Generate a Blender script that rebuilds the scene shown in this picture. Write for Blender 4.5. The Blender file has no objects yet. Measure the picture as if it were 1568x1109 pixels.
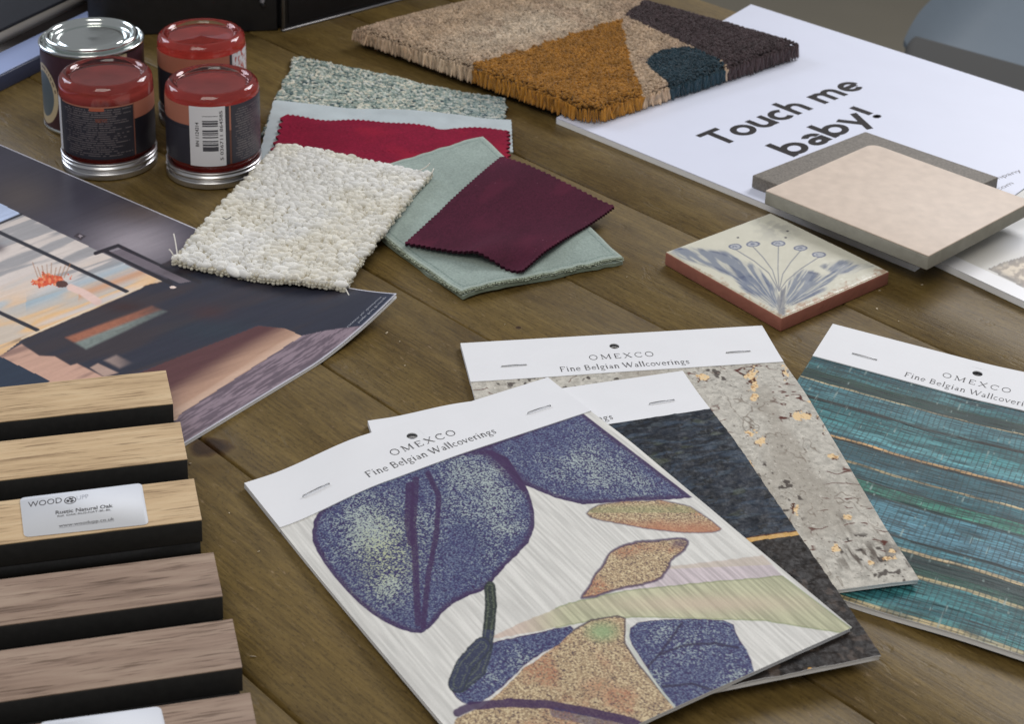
import bpy, math, random
import numpy as np
from mathutils import Matrix, Vector

random.seed(4)
RNG = np.random.default_rng(7)
scene = bpy.context.scene
COL = scene.collection

# ------------------------------------------------------------------ camera, world, light, exposure
W_PX, H_PX = 1568, 1109
PITCH, ROLL, FPX, CAM_H, PPX, PPY = math.radians(19.6686), math.radians(1.7356), 2589.6, 0.52198, 760.9, 4.5
cF = np.array([0, math.cos(PITCH), -math.sin(PITCH)])
_u = np.array([0, math.sin(PITCH), math.cos(PITCH)])
_r = np.array([1.0, 0, 0])
cR = _r * math.cos(ROLL) + _u * math.sin(ROLL)
cU = -_r * math.sin(ROLL) + _u * math.cos(ROLL)
cC = np.array([0, 0, CAM_H])

cam_data = bpy.data.cameras.new('camera')
cam = bpy.data.objects.new('camera', cam_data)
COL.objects.link(cam)
scene.camera = cam
cam.matrix_world = Matrix(((cR[0], cU[0], -cF[0], 0), (cR[1], cU[1], -cF[1], 0), (cR[2], cU[2], -cF[2], CAM_H), (0, 0, 0, 1)))
cam_data.sensor_fit = 'HORIZONTAL'
cam_data.sensor_width = 36
cam_data.lens = FPX / W_PX * 36
cam_data.shift_x = (W_PX / 2 - PPX) / W_PX
cam_data.shift_y = -(H_PX / 2 - PPY) / W_PX
cam_data.clip_start = 0.02
cam_data.clip_end = 60
cam_data.dof.use_dof = True
cam_data.dof.focus_distance = 0.93
cam_data.dof.aperture_fstop = 22

world = bpy.data.worlds.new('World')
scene.world = world
world.use_nodes = True
wn = world.node_tree.nodes
wn['Background'].inputs['Color'].default_value = (0.94, 0.96, 1.0, 1)
wn['Background'].inputs['Strength'].default_value = 0.26

def area(name, loc, target, sx, sy, power, color):
    l = bpy.data.lights.new(name, 'AREA')
    l.shape = 'RECTANGLE'; l.size = sx; l.size_y = sy; l.energy = power; l.color = color
    o = bpy.data.objects.new(name, l); COL.objects.link(o)
    o.location = loc
    d = Vector(target) - Vector(loc)
    o.rotation_euler = d.to_track_quat('-Z', 'Y').to_euler()
    return o
area('window_light_right', (1.5, 2.9, 1.75), (0.05, 1.0, 0), 1.3, 1.0, 50, (0.98, 0.975, 1.0))
area('window_light_left', (-1.9, 2.3, 1.25), (0, 1.0, 0), 1.1, 0.9, 20, (0.80, 0.86, 1.0))
area('front_fill_light', (-0.25, -0.35, 1.9), (0.05, 0.9, 0), 1.2, 1.2, 20, (1.0, 0.95, 0.88))  # unseen fill lamp added on the viewer's side to brighten front faces

scene.view_settings.view_transform = 'Standard'
scene.view_settings.look = 'None'
scene.view_settings.exposure = 0
scene.view_settings.gamma = 1
scene.view_settings.use_curve_mapping = False
scene.cycles.max_bounces = 8
scene.cycles.transmission_bounces = 8
scene.cycles.sample_clamp_indirect = 4
scene.cycles.use_denoising = True

# ------------------------------------------------------------------ measuring helpers
def G(x, y, z=0.0):
    "the point of the place at height z that the photograph shows at (x, y)"
    d = cF * FPX + cR * (x - PPX) - cU * (y - PPY)
    return cC + d * ((z - CAM_H) / d[2])
def PJ(X):
    d = X - cC
    z = d @ cF
    return PPX + FPX * (d @ cR) / z, PPY - FPX * (d @ cU) / z
def lin(c):
    c = np.asarray(c, float) / 255.0
    return np.where(c <= 0.04045, c / 12.92, ((c + 0.055) / 1.055) ** 2.4)
KILL = 0.93
def S(*c):
    "albedo of a surface that the photograph shows in this tone"
    return tuple(np.clip(lin(c) / KILL, 0, 0.9))

# ------------------------------------------------------------------ numpy noise
def _hash(ix, iy, s):
    h = (ix.astype(np.int64) * 374761393 + iy.astype(np.int64) * 668265263 + s * 982451653) & 0x7fffffff
    h = ((h ^ (h >> 13)) * 1274126177) & 0x7fffffff
    return ((h ^ (h >> 16)) & 0xffffff) / float(0xffffff)
def vn(x, y, s=0):
    x = np.asarray(x, float); y = np.asarray(y, float)
    ix = np.floor(x); iy = np.floor(y); fx = x - ix; fy = y - iy
    fx = fx * fx * (3 - 2 * fx); fy = fy * fy * (3 - 2 * fy)
    a = _hash(ix, iy, s); b = _hash(ix + 1, iy, s); c = _hash(ix, iy + 1, s); d = _hash(ix + 1, iy + 1, s)
    return (a * (1 - fx) + b * fx) * (1 - fy) + (c * (1 - fx) + d * fx) * fy
def fbm(x, y, s=0, o=4):
    t = 0; a = 0.5; n = 0
    for i in range(o):
        t = t + a * vn(x * 2 ** i, y * 2 ** i, s + i * 17); n += a; a *= 0.5
    return t / n
def sst(e0, e1, x):
    t = np.clip((x - e0) / (e1 - e0), 0, 1); return t * t * (3 - 2 * t)
def polyd(px, py, pts):
    "signed distance to a polygon, negative inside"
    pts = np.asarray(pts, float); n = len(pts)
    out = np.full(px.shape, 1e4)
    m = (px > pts[:, 0].min() - 60) & (px < pts[:, 0].max() + 60) & (py > pts[:, 1].min() - 60) & (py < pts[:, 1].max() + 60)
    x = px[m]; y = py[m]
    d = np.full(x.shape, 1e9); ins = np.zeros(x.shape, bool)
    for i in range(n):
        ax, ay = pts[i]; bx, by = pts[(i + 1) % n]
        ex, ey = bx - ax, by - ay
        t = np.clip(((x - ax) * ex + (y - ay) * ey) / (ex * ex + ey * ey + 1e-9), 0, 1)
        d = np.minimum(d, np.hypot(x - ax - t * ex, y - ay - t * ey))
        if ay != by:
            c = ((ay > y) != (by > y)) & (x < (bx - ax) * (y - ay) / (by - ay) + ax)
            ins ^= c
    out[m] = np.where(ins, -d, d)
    return out
def lined(px, py, pts):
    d = np.full(px.shape, 1e9)
    for (ax, ay), (bx, by) in zip(pts[:-1], pts[1:]):
        ex, ey = bx - ax, by - ay
        t = np.clip(((px - ax) * ex + (py - ay) * ey) / (ex * ex + ey * ey + 1e-9), 0, 1)
        d = np.minimum(d, np.hypot(px - ax - t * ex, py - ay - t * ey))
    return d
def smooth_poly(pts, k=2):
    p = np.asarray(pts, float)
    for _ in range(k):
        q = np.roll(p, -1, 0)
        p = np.stack([0.75 * p + 0.25 * q, 0.25 * p + 0.75 * q], 1).reshape(-1, 2)
    return p
def mix(c, col, m):
    m = np.asarray(m)[..., None]
    return c * (1 - m) + np.asarray(col) * m

# ------------------------------------------------------------------ object helpers
def empty(name, label, cat, loc, group=None):
    o = bpy.data.objects.new(name, None); COL.objects.link(o)
    o.location = [float(v) for v in loc]; o.empty_display_size = 0.02
    o['label'] = label; o['category'] = cat
    if group: o['group'] = group
    return o
def tag(o, label=None, cat=None, group=None, kind=None):
    if label: o['label'] = label
    if cat: o['category'] = cat
    if group: o['group'] = group
    if kind: o['kind'] = kind
    return o
def wloc(o):
    p = np.zeros(3)
    while o is not None:
        p = p + np.array(o.location); o = o.parent
    return p
def mesh_obj(name, V, Fs, mat, parent=None, colors=None, smooth=True, loc=None):
    "V (n,3) world coordinates; Fs list of (m,k) index arrays"
    V = np.asarray(V, float)
    if loc is None:
        loc = wloc(parent) if parent else np.array([V[:, 0].mean(), V[:, 1].mean(), V[:, 2].min()])
    me = bpy.data.meshes.new(name)
    Fs = [np.asarray(f, np.int32) for f in (Fs if isinstance(Fs, list) else [Fs]) if len(f)]
    nl = sum(f.size for f in Fs); nf = sum(len(f) for f in Fs)
    me.vertices.add(len(V)); me.vertices.foreach_set('co', (V - loc).astype(np.float32).ravel())
    me.loops.add(nl); me.loops.foreach_set('vertex_index', np.concatenate([f.ravel() for f in Fs]))
    me.polygons.add(nf)
    tot = np.concatenate([np.full(len(f), f.shape[1]) for f in Fs]).astype(np.int32)
    st = np.concatenate([[0], np.cumsum(tot)[:-1]]).astype(np.int32)
    me.polygons.foreach_set('loop_start', st)
    if smooth is not False:
        me.polygons.foreach_set('use_smooth', np.ones(nf, bool))
    me.update(calc_edges=True)
    me.validate()
    if colors is not None:
        ca = me.color_attributes.new('Col', 'FLOAT_COLOR', 'POINT')
        c4 = np.ones((len(V), 4), np.float32); c4[:, :3] = colors
        ca.data.foreach_set('color', c4.ravel())
    if mat: me.materials.append(mat)
    o = bpy.data.objects.new(name, me); COL.objects.link(o)
    if parent is not None:
        o.parent = parent; o.location = (0, 0, 0)
    else:
        o.location = [float(v) for v in loc]
    return o
def grid_faces(nx, ny, off=0, flip=False):
    i = np.arange(nx - 1)[None, :] + np.arange(ny - 1)[:, None] * nx + off
    f = np.stack([i, i + nx, i + nx + 1, i + 1], -1).reshape(-1, 4)     # v runs away from TL downwards
    return f[:, ::-1] if flip else f
def sheet(name, P, nx, ny, t, mat, parent=None, col=None, edge=(0.6, 0.6, 0.6), disp=None, normal_up=True, noedge=False):
    "closed sheet; P(u,v)->(n,3) top surface, u to the right along the top edge, v towards the viewer"
    u, v = np.meshgrid(np.linspace(0, 1, nx), np.linspace(0, 1, ny))
    u = u.ravel(); v = v.ravel()
    T = P(u, v)
    c = col(u, v, T) if col is not None else None
    if disp is not None:
        T = T.copy(); T[:, 2] += disp(u, v, T)
    tt = t(u, v) if callable(t) else t
    B = T.copy(); B[:, 2] -= tt
    n = nx * ny
    loop = np.concatenate([np.arange(nx), np.arange(1, ny) * nx + nx - 1, (ny - 1) * nx + np.arange(nx - 2, -1, -1), np.arange(ny - 2, 0, -1) * nx])
    m = len(loop)
    V = np.concatenate([T, B, T[loop], B[loop]])
    a = 2 * n + np.arange(m); b = 2 * n + (np.arange(m) + 1) % m
    side = np.stack([a, b, b + m, a + m], -1)
    F = [np.concatenate([grid_faces(nx, ny), grid_faces(nx, ny, n, True), side])]
    cc = None
    if c is not None:
        e = np.broadcast_to(np.asarray(edge, float), (n, 3))
        cc = np.concatenate([c, e, c[loop] if noedge else e[loop], e[loop]])
    return mesh_obj(name, V, F, mat, parent, cc)
def quad(a, b, c, d, lift=None):
    "corners TL TR BR BL in world coordinates"
    a, b, c, d = [np.asarray(q, float) for q in (a, b, c, d)]
    def P(u, v):
        u = u[:, None]; v = v[:, None]
        p = (a * (1 - u) + b * u) * (1 - v) + (d * (1 - u) + c * u) * v
        if lift is not None:
            p = p.copy(); p[:, 2] += lift(u[:, 0], v[:, 0])
        return p
    return P
def zig(P, n, amp, sides='lrtb', m=None):
    "pinking-shear edge"
    def tri(x): return np.abs((x % 1) - 0.5) * 2
    m = m or n
    def Q(u, v):
        jl = amp * (tri(v * m) + 0.5 * vn(v * 9, v * 0, 3)) if 'l' in sides else 0
        jr = amp * (tri(v * m + .3) + 0.5 * vn(v * 9, v * 0, 4)) if 'r' in sides else 0
        jt = amp * (tri(u * n) + 0.5 * vn(u * 9, u * 0, 5)) if 't' in sides else 0
        jb = amp * (tri(u * n + .4) + 0.5 * vn(u * 9, u * 0, 6)) if 'b' in sides else 0
        return P(jl + u * (1 - jl - jr), jt + v * (1 - jt - jb))
    return Q
def box(name, o, x, y, z, mat, parent=None, bev=0.0):
    "box from corner o with edge vectors x y z"
    o, x, y, z = [np.asarray(q, float) for q in (o, x, y, z)]
    V = np.array([o, o + x, o + x + y, o + y, o + z, o + x + z, o + x + y + z, o + y + z])
    F = np.array([[0, 3, 2, 1], [4, 5, 6, 7], [0, 1, 5, 4], [1, 2, 6, 5], [2, 3, 7, 6], [3, 0, 4, 7]])
    ob = mesh_obj(name, V, [F], mat, parent, smooth=False)
    if bev:
        b = ob.modifiers.new('bevel', 'BEVEL'); b.width = bev; b.segments = 2; b.limit_method = 'ANGLE'
    return ob
def lathe(name, prof, c, mat, parent=None, seg=96, knurl=None, colors=None):
    prof = np.asarray(prof, float)
    th = np.linspace(0, 2 * np.pi, seg, endpoint=False)
    R = prof[:, 0][:, None] * np.ones(seg)
    if knurl: R = R + knurl(prof[:, 1][:, None], th[None, :])
    X = c[0] + R * np.cos(th); Y = c[1] + R * np.sin(th); Z = c[2] + prof[:, 1][:, None] * np.ones(seg)
    V = np.stack([X, Y, Z], -1).reshape(-1, 3)
    k = len(prof)
    i = np.arange(k - 1)[:, None] * seg + np.arange(seg)[None, :]
    j = np.arange(k - 1)[:, None] * seg + (np.arange(seg)[None, :] + 1) % seg
    F = np.stack([i, j, j + seg, i + seg], -1).reshape(-1, 4)
    return mesh_obj(name, V, [F], mat, parent)
def rprof(pts, r=0.001, n=4):
    "round the corners of a profile"
    pts = [np.array(p, float) for p in pts]; out = [pts[0]]
    for a, b, c in zip(pts[:-2], pts[1:-1], pts[2:]):
        la, lc = np.linalg.norm(a - b), np.linalg.norm(c - b)
        rr = min(r, la * .45, lc * .45)
        p = b + (a - b) / la * rr; q = b + (c - b) / lc * rr
        for t in np.linspace(0, 1, n + 1):
            out.append((1 - t) ** 2 * p + 2 * t * (1 - t) * b + t * t * q)
    out.append(pts[-1]); return out
def usphere(k=6, m=4):
    V = [(0, 0, 1)]
    for i in range(1, m):
        a = math.pi * i / m
        for j in range(k):
            b = 2 * math.pi * j / k
            V.append((math.sin(a) * math.cos(b), math.sin(a) * math.sin(b), math.cos(a)))
    V.append((0, 0, -1)); F3 = []; F4 = []
    for j in range(k):
        F3.append((0, 1 + j, 1 + (j + 1) % k))
        F3.append((len(V) - 1, 1 + (m - 2) * k + (j + 1) % k, 1 + (m - 2) * k + j))
        for i in range(m - 2):
            F4.append((1 + i * k + j, 1 + (i + 1) * k + j, 1 + (i + 1) * k + (j + 1) % k, 1 + i * k + (j + 1) % k))
    return np.array(V, float), np.array(F3), np.array(F4)
def blobs(centres, A, B, Cc, cols, k=6, m=4, cap=1.0):
    "ellipsoids at centres with half-axis vectors A B Cc; returns V, F3, F4, colours"
    U, F3, F4 = usphere(k, m)
    U[:, 2] = np.sign(U[:, 2]) * np.abs(U[:, 2]) ** cap
    n = len(centres)
    V = centres[:, None, :] + U[None, :, 0:1] * A[:, None, :] + U[None, :, 1:2] * B[:, None, :] + U[None, :, 2:3] * Cc[:, None, :]
    off = (np.arange(n) * len(U))[:, None, None]
    c = np.repeat(cols[:, None, :], len(U), 1) 
    return V.reshape(-1, 3), (F3[None] + off).reshape(-1, 3), (F4[None] + off).reshape(-1, 4), c.reshape(-1, 3)
def tube(name, pts, r, mat, parent=None, k=6):
    pts = np.asarray(pts, float); n = len(pts)
    V = []
    for i in range(n):
        d = pts[min(i + 1, n - 1)] - pts[max(i - 1, 0)]; d /= np.linalg.norm(d)
        a = np.cross(d, [0, 0, 1.0]); 
        if np.linalg.norm(a) < 1e-4: a = np.array([1.0, 0, 0])
        a /= np.linalg.norm(a); b = np.cross(a, d)
        for j in range(k):
            t = 2 * math.pi * j / k
            V.append(pts[i] + r * (a * math.cos(t) + b * math.sin(t)))
    F = [(i * k + j, i * k + (j + 1) % k, (i + 1) * k + (j + 1) % k, (i + 1) * k + j) for i in range(n - 1) for j in range(k)]
    V = np.array(V)
    V = np.vstack([V, pts[0], pts[-1]]); e = len(V)
    F3 = [(e - 2, (j + 1) % k, j) for j in range(k)] + [(e - 1, (n - 1) * k + j, (n - 1) * k + (j + 1) % k) for j in range(k)]
    return mesh_obj(name, V, [np.array(F), np.array(F3)], mat, parent)

def slab(name, c4, z0, z1, mtl, parent, bev=.0008, jag=0):
    c4 = [np.asarray(q)[:2] for q in c4]
    n = len(c4)
    V = np.array([[*q, z0] for q in c4] + [[*q, z1] for q in c4])
    F4 = [(i, (i + 1) % n, n + (i + 1) % n, n + i) for i in range(n)]
    # orientation: corners are given clockwise seen from above
    me = [np.array([f[::-1] for f in F4]), np.array([list(range(n)), list(range(2 * n - 1, n - 1, -1))])]
    o = mesh_obj(name, V, me, mtl, parent, smooth=False)
    if bev:
        b = o.modifiers.new('bevel', 'BEVEL'); b.width = bev; b.segments = 3; b.limit_method = 'ANGLE'; b.angle_limit = math.radians(50)
    return o

# ------------------------------------------------------------------ materials
def mat(name, color=(0.8, 0.8, 0.8), rough=0.5, metal=0.0, attr=False, var=0.0, vscale=200, bump=0.0, bscale=400, bdist=0.0005,
        sheen=0.0, sheen_tint=(1, 1, 1), stretch=(1, 1, 1), ior=1.5, spec=0.5, trans=0.0, coat=0.0, rvar=0.0):
    m = bpy.data.materials.new(name); m.use_nodes = True
    nt = m.node_tree; N = nt.nodes; L = nt.links; b = N['Principled BSDF']
    b.inputs['Roughness'].default_value = rough; b.inputs['Metallic'].default_value = metal
    b.inputs['IOR'].default_value = ior; b.inputs['Specular IOR Level'].default_value = spec
    b.inputs['Transmission Weight'].default_value = trans; b.inputs['Coat Weight'].default_value = coat
    b.inputs['Sheen Weight'].default_value = sheen; b.inputs['Sheen Tint'].default_value = (*sheen_tint, 1); b.inputs['Sheen Roughness'].default_value = 0.4
    tc = N.new('ShaderNodeTexCoord'); mp = N.new('ShaderNodeMapping'); mp.inputs['Scale'].default_value = stretch
    L.new(tc.outputs['Object'], mp.inputs['Vector'])
    if attr:
        ca = N.new('ShaderNodeVertexColor'); ca.layer_name = 'Col'; src = ca.outputs['Color']
    else:
        rgb = N.new('ShaderNodeRGB'); rgb.outputs[0].default_value = (*color, 1); src = rgb.outputs[0]
    nz = N.new('ShaderNodeTexNoise'); nz.inputs['Scale'].default_value = vscale; nz.inputs['Detail'].default_value = 5
    L.new(mp.outputs[0], nz.inputs['Vector'])
    if var:
        mr = N.new('ShaderNodeMapRange'); mr.inputs['From Min'].default_value = 0.3; mr.inputs['From Max'].default_value = 0.7
        mr.inputs['To Min'].default_value = 1 - var; mr.inputs['To Max'].default_value = 1 + var
        L.new(nz.outputs['Fac'], mr.inputs['Value'])
        mx = N.new('ShaderNodeVectorMath'); mx.operation = 'SCALE'
        L.new(src, mx.inputs[0]); L.new(mr.outputs[0], mx.inputs['Scale']); src = mx.outputs[0]
    L.new(src, b.inputs['Base Color'])
    if rvar:
        m2 = N.new('ShaderNodeMapRange'); m2.inputs['From Min'].default_value = 0.3; m2.inputs['From Max'].default_value = 0.7
        m2.inputs['To Min'].default_value = max(0, rough - rvar); m2.inputs['To Max'].default_value = min(1, rough + rvar)
        L.new(nz.outputs['Fac'], m2.inputs['Value']); L.new(m2.outputs[0], b.inputs['Roughness'])
    if bump:
        n2 = N.new('ShaderNodeTexNoise'); n2.inputs['Scale'].default_value = bscale; n2.inputs['Detail'].default_value = 4
        L.new(mp.outputs[0], n2.inputs['Vector'])
        bp = N.new('ShaderNodeBump'); bp.inputs['Strength'].default_value = bump; bp.inputs['Distance'].default_value = bdist
        L.new(n2.outputs['Fac'], bp.inputs['Height']); L.new(bp.outputs[0], b.inputs['Normal'])
    return m

M_CARD = mat('white_card', S(221, 222, 225), 0.6, var=0.012, vscale=60, bump=0.08, bscale=900)
M_PAPER = mat('paper_pages', S(234, 235, 240), 0.6, var=0.08, vscale=900, stretch=(.1, .1, 6))
M_STEEL = mat('staple_steel', (0.40, 0.40, 0.41), 0.45, 1.0, var=0.1)
M_INK = mat('black_ink', S(62, 60, 62), 0.6, var=0.1)
M_INKG = mat('grey_ink', S(108, 106, 112), 0.6, var=0.1)
M_INKL = mat('pale_ink', S(165, 168, 178), 0.6, var=0.1)
M_BLACKINK = mat('deep_black_ink', S(44, 40, 40), 0.7, spec=.2, var=0.05)

# ------------------------------------------------------------------ lettering
def arc(cx, cy, rx, ry, a0, a1, n=14):
    t = np.radians(np.linspace(a0, a1, n)); return [(cx + rx * math.cos(q), cy + ry * math.sin(q)) for q in t]
def ribbon(pts, w, closed=False):
    p = np.asarray(pts, float)
    if closed and np.allclose(p[0], p[-1]): p = p[:-1]
    n = len(p)
    if closed: d = np.roll(p, -1, 0) - np.roll(p, 1, 0)
    else:
        d = np.empty_like(p); d[1:-1] = p[2:] - p[:-2]; d[0] = p[1] - p[0]; d[-1] = p[-1] - p[-2]
    d /= np.linalg.norm(d, axis=1)[:, None] + 1e-12
    nrm = np.stack([-d[:, 1], d[:, 0]], 1) * w / 2
    V = np.concatenate([p + nrm, p - nrm])
    k = n if closed else n - 1
    F = [(i, n + i, n + (i + 1) % n, (i + 1) % n) for i in range(k)]
    return V, F
SANS_W = 0.135
SANS = {
 'T': (0.56, [[(0.0, .655), (.53, .655)], [(.265, 0), (.265, .60)]]),
 'o': (0.55, [arc(.265, .255, .19, .195, 0, 360, 28)]),
 'u': (0.50, [[(.08, .52), (.08, .24)] + arc(.24, .22, .16, .165, 180, 340, 12), [(.40, .52), (.40, 0)]]),
 'c': (0.47, [arc(.255, .255, .19, .195, 48, 312, 22)]),
 'h': (0.52, [[(.09, 0), (.09, .75)], arc(.25, .29, .155, .165, 165, 0, 12) + [(.405, 0)]]),
 'm': (0.80, [[(.09, 0), (.09, .52)], arc(.235, .30, .145, .155, 165, 0, 12) + [(.38, 0)], arc(.525, .30, .145, .155, 165, 0, 12) + [(.67, 0)]]),
 'e': (0.54, [[(.09, .25), (.44, .25)], arc(.265, .255, .19, .195, 0, 315, 24)]),
 'b': (0.57, [[(.09, 0), (.09, .75)], arc(.285, .255, .19, .195, 0, 360, 28)]),
 'a': (0.49, [[(.385, 0), (.385, .30)], arc(.245, .32, .14, .135, 0, 145, 12), arc(.225, .145, .135, .11, 0, 360, 22)]),
 'y': (0.56, [[(.04, .52), (.26, .05)], [(.48, .52), (.16, -.22)]]),
 '!': (0.25, [[(.11, .75), (.11, .23)], arc(.11, .075, .02, .02, 0, 360, 10)]),
 ' ': (0.26, [])}
TK, TN = .085, .042
def _st(x, y0, y1): return ([(x, y0), (x, y1)], TK)
def _sf(x, y, h=.075): return ([(x - h, y), (x + h, y)], .035)
SER = {
 'O': (0.78, [(arc(.37, .34, .30, .33, 0, 360, 26), .062)]),
 'C': (0.70, [(arc(.38, .34, .30, .33, 42, 318, 22), .062), ([(.61, .68), (.61, .50)], .035)]),
 'M': (0.90, [([(.12, .02), (.14, .66)], TN), ([(.14, .66), (.43, .05)], TK), ([(.43, .05), (.73, .66)], TN), ([(.73, .66), (.76, .02)], TK), _sf(.12, .018), _sf(.76, .018), _sf(.10, .665, .06), _sf(.77, .665, .06)]),
 'E': (0.62, [_st(.14, 0, .68), ([(.1, .66), (.52, .66)], TN), ([(.14, .35), (.42, .35)], TN), ([(.1, .02), (.54, .02)], TN), ([(.52, .66), (.52, .53)], .035), ([(.54, .02), (.55, .16)], .035)]),
 'X': (0.72, [([(.10, .66), (.60, .02)], TK), ([(.58, .66), (.10, .02)], TN), _sf(.10, .018), _sf(.60, .018), _sf(.11, .665), _sf(.58, .665)]),
 'F': (0.56, [_st(.14, 0, .68), ([(.08, .66), (.50, .66)], TN), ([(.14, .35), (.38, .35)], TN), ([(.50, .66), (.50, .53)], .035), _sf(.14, .018)]),
 'B': (0.60, [_st(.14, 0, .68), ([(.08, .66), (.28, .66)] + arc(.30, .51, .15, .15, 90, -90, 10) + [(.14, .36)], .055), ([(.28, .36)] + arc(.32, .19, .18, .17, 90, -90, 10) + [(.08, .02)], .055)]),
 'W': (0.96, [([(.06, .66), (.27, .02)], TK), ([(.27, .02), (.47, .66)], TN), ([(.45, .66), (.66, .02)], TK), ([(.66, .02), (.88, .66)], TN), _sf(.07, .665), _sf(.46, .665), _sf(.88, .665, .06)]),
 'i': (0.26, [_st(.12, 0, .44), _sf(.12, .018), (arc(.12, .62, .022, .022, 0, 360, 8), .045), ([(.05, .42), (.12, .44)], .035)]),
 'n': (0.50, [_st(.12, 0, .44), (arc(.25, .29, .125, .14, 150, 0, 10) + [(.375, 0)], .07), _sf(.12, .018), _sf(.375, .018), ([(.05, .42), (.12, .44)], .035)]),
 'e': (0.44, [(arc(.22, .22, .165, .21, 5, 320, 18), .055), ([(.06, .25), (.38, .25)], .035)]),
 'l': (0.25, [_st(.12, 0, .74), _sf(.12, .018), ([(.05, .72), (.12, .74)], .035)]),
 'g': (0.46, [(arc(.20, .29, .125, .14, 0, 360, 18), .055), (arc(.21, -.12, .16, .10, 0, 360, 18), .045), ([(.14, .16), (.12, .02), (.3, -.03)], .05), ([(.3, .38), (.42, .44)], .04)]),
 'a': (0.42, [([(.30, .02), (.30, .30)], .075), (arc(.20, .31, .105, .12, 0, 150, 9), .045), (arc(.18, .12, .115, .105, 0, 360, 14), .05), ([(.30, .03), (.38, .03)], .035)]),
 'c': (0.40, [(arc(.21, .22, .155, .21, 50, 315, 16), .055)]),
 'o': (0.48, [(arc(.23, .22, .175, .21, 0, 360, 20), .06)]),
 'v': (0.45, [([(.05, .43), (.21, .01)], .075), ([(.21, .01), (.38, .43)], TN), _sf(.06, .43), _sf(.38, .43, .055)]),
 'r': (0.34, [_st(.12, 0, .44), (arc(.24, .30, .12, .13, 160, 60, 7), .06), _sf(.12, .018), ([(.05, .42), (.12, .44)], .035)]),
 's': (0.36, [(arc(.17, .33, .10, .10, 30, 240, 10) + [(.2, .2)] + arc(.16, .11, .11, .10, 40, -150, 10), .055), ([(.28, .42), (.28, .32)], .03), ([(.05, .12), (.05, .02)], .03)]),
 ' ': (0.24, [])}
def stroke_text(s, font, track=0.0):
    V = []; F = []; lay = []; x = 0
    for ch in s:
        adv, strokes = font[ch]
        for k, st in enumerate(strokes):
            pts, w = (st if isinstance(st, tuple) else (st, SANS_W))
            cl = len(pts) > 6 and np.allclose(pts[0], pts[-1], atol=1e-6)
            v, f = ribbon(pts, w, cl)
            o = len(V); V += [(a + x, b) for a, b in v]; F += [tuple(i + o for i in q) for q in f]
            lay += [k] * len(v)
        x += adv + track
    return np.array(V), F, np.array(lay), x - track
def put_text(name, V, F, lay, width, p0, p1, cap, mtl, parent, capu=0.68, z=0.0, Vfix=None):
    "text baseline from p0 to p1 (world), cap height in metres"
    p0 = np.asarray(p0, float); p1 = np.asarray(p1, float)
    x = p1 - p0; L = np.linalg.norm(x[:2]); xd = x / L
    yd = np.array([-xd[1], xd[0], 0]); yd /= np.linalg.norm(yd)
    W = p0 + xd * (V[:, 0:1] * L / width) + yd * (V[:, 1:2] * cap / capu)
    W[:, 2] += z + lay * 1.5e-5
    fs = {}
    for f in F: fs.setdefault(len(f), []).append(f)
    fix = [np.array(v) for v in fs.values()]
    o = mesh_obj(name, W, fix, mtl, parent, smooth=False)
    return o
def sans(name, s, p0, p1, cap, mtl, parent, z=0.0, track=0.0):
    return put_text(name, *stroke_text(s, SANS, track), p0, p1, cap, mtl, parent, 0.72, z)
def serif(name, s, p0, p1, cap, mtl, parent, z=0.0, track=0.0):
    return put_text(name, *stroke_text(s, SER, track), p0, p1, cap, mtl, parent, 0.68, z)
def bfont(s, bold=0.0):
    cu = bpy.data.curves.new('lettering', 'FONT'); cu.body = s; cu.size = 1; cu.offset = bold; cu.resolution_u = 3
    o = bpy.data.objects.new('lettering', cu); COL.objects.link(o)
    dg = bpy.context.evaluated_depsgraph_get(); me = bpy.data.meshes.new_from_object(o.evaluated_get(dg))
    V = np.array([v.co[:2] for v in me.vertices]); F = [tuple(p.vertices) for p in me.polygons]
    bpy.data.objects.remove(o); bpy.data.curves.remove(cu); bpy.data.meshes.remove(me)
    V[:, 0] -= V[:, 0].min()
    return V, F, np.zeros(len(V)), V[:, 0].max()
def btext(name, s, p0, p1, cap, mtl, parent, z=0.0, bold=0.0):
    return put_text(name, *bfont(s, bold), p0, p1, cap, mtl, parent, 0.72, z)

# ================================================================== THE SETTING
AZ = math.radians(-45.5)                       # direction the planks run
pd = np.array([math.cos(AZ), math.sin(AZ), 0]); pn = np.array([-math.sin(AZ), math.cos(AZ), 0])
SEAMS = [-.36, -.27, -.18, -.09, 0.0, 0.083, 0.169, 0.255, 0.342, 0.428, 0.522, 0.612, 0.700, 0.806, 0.90, 0.995, 1.085, 1.178]

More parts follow.
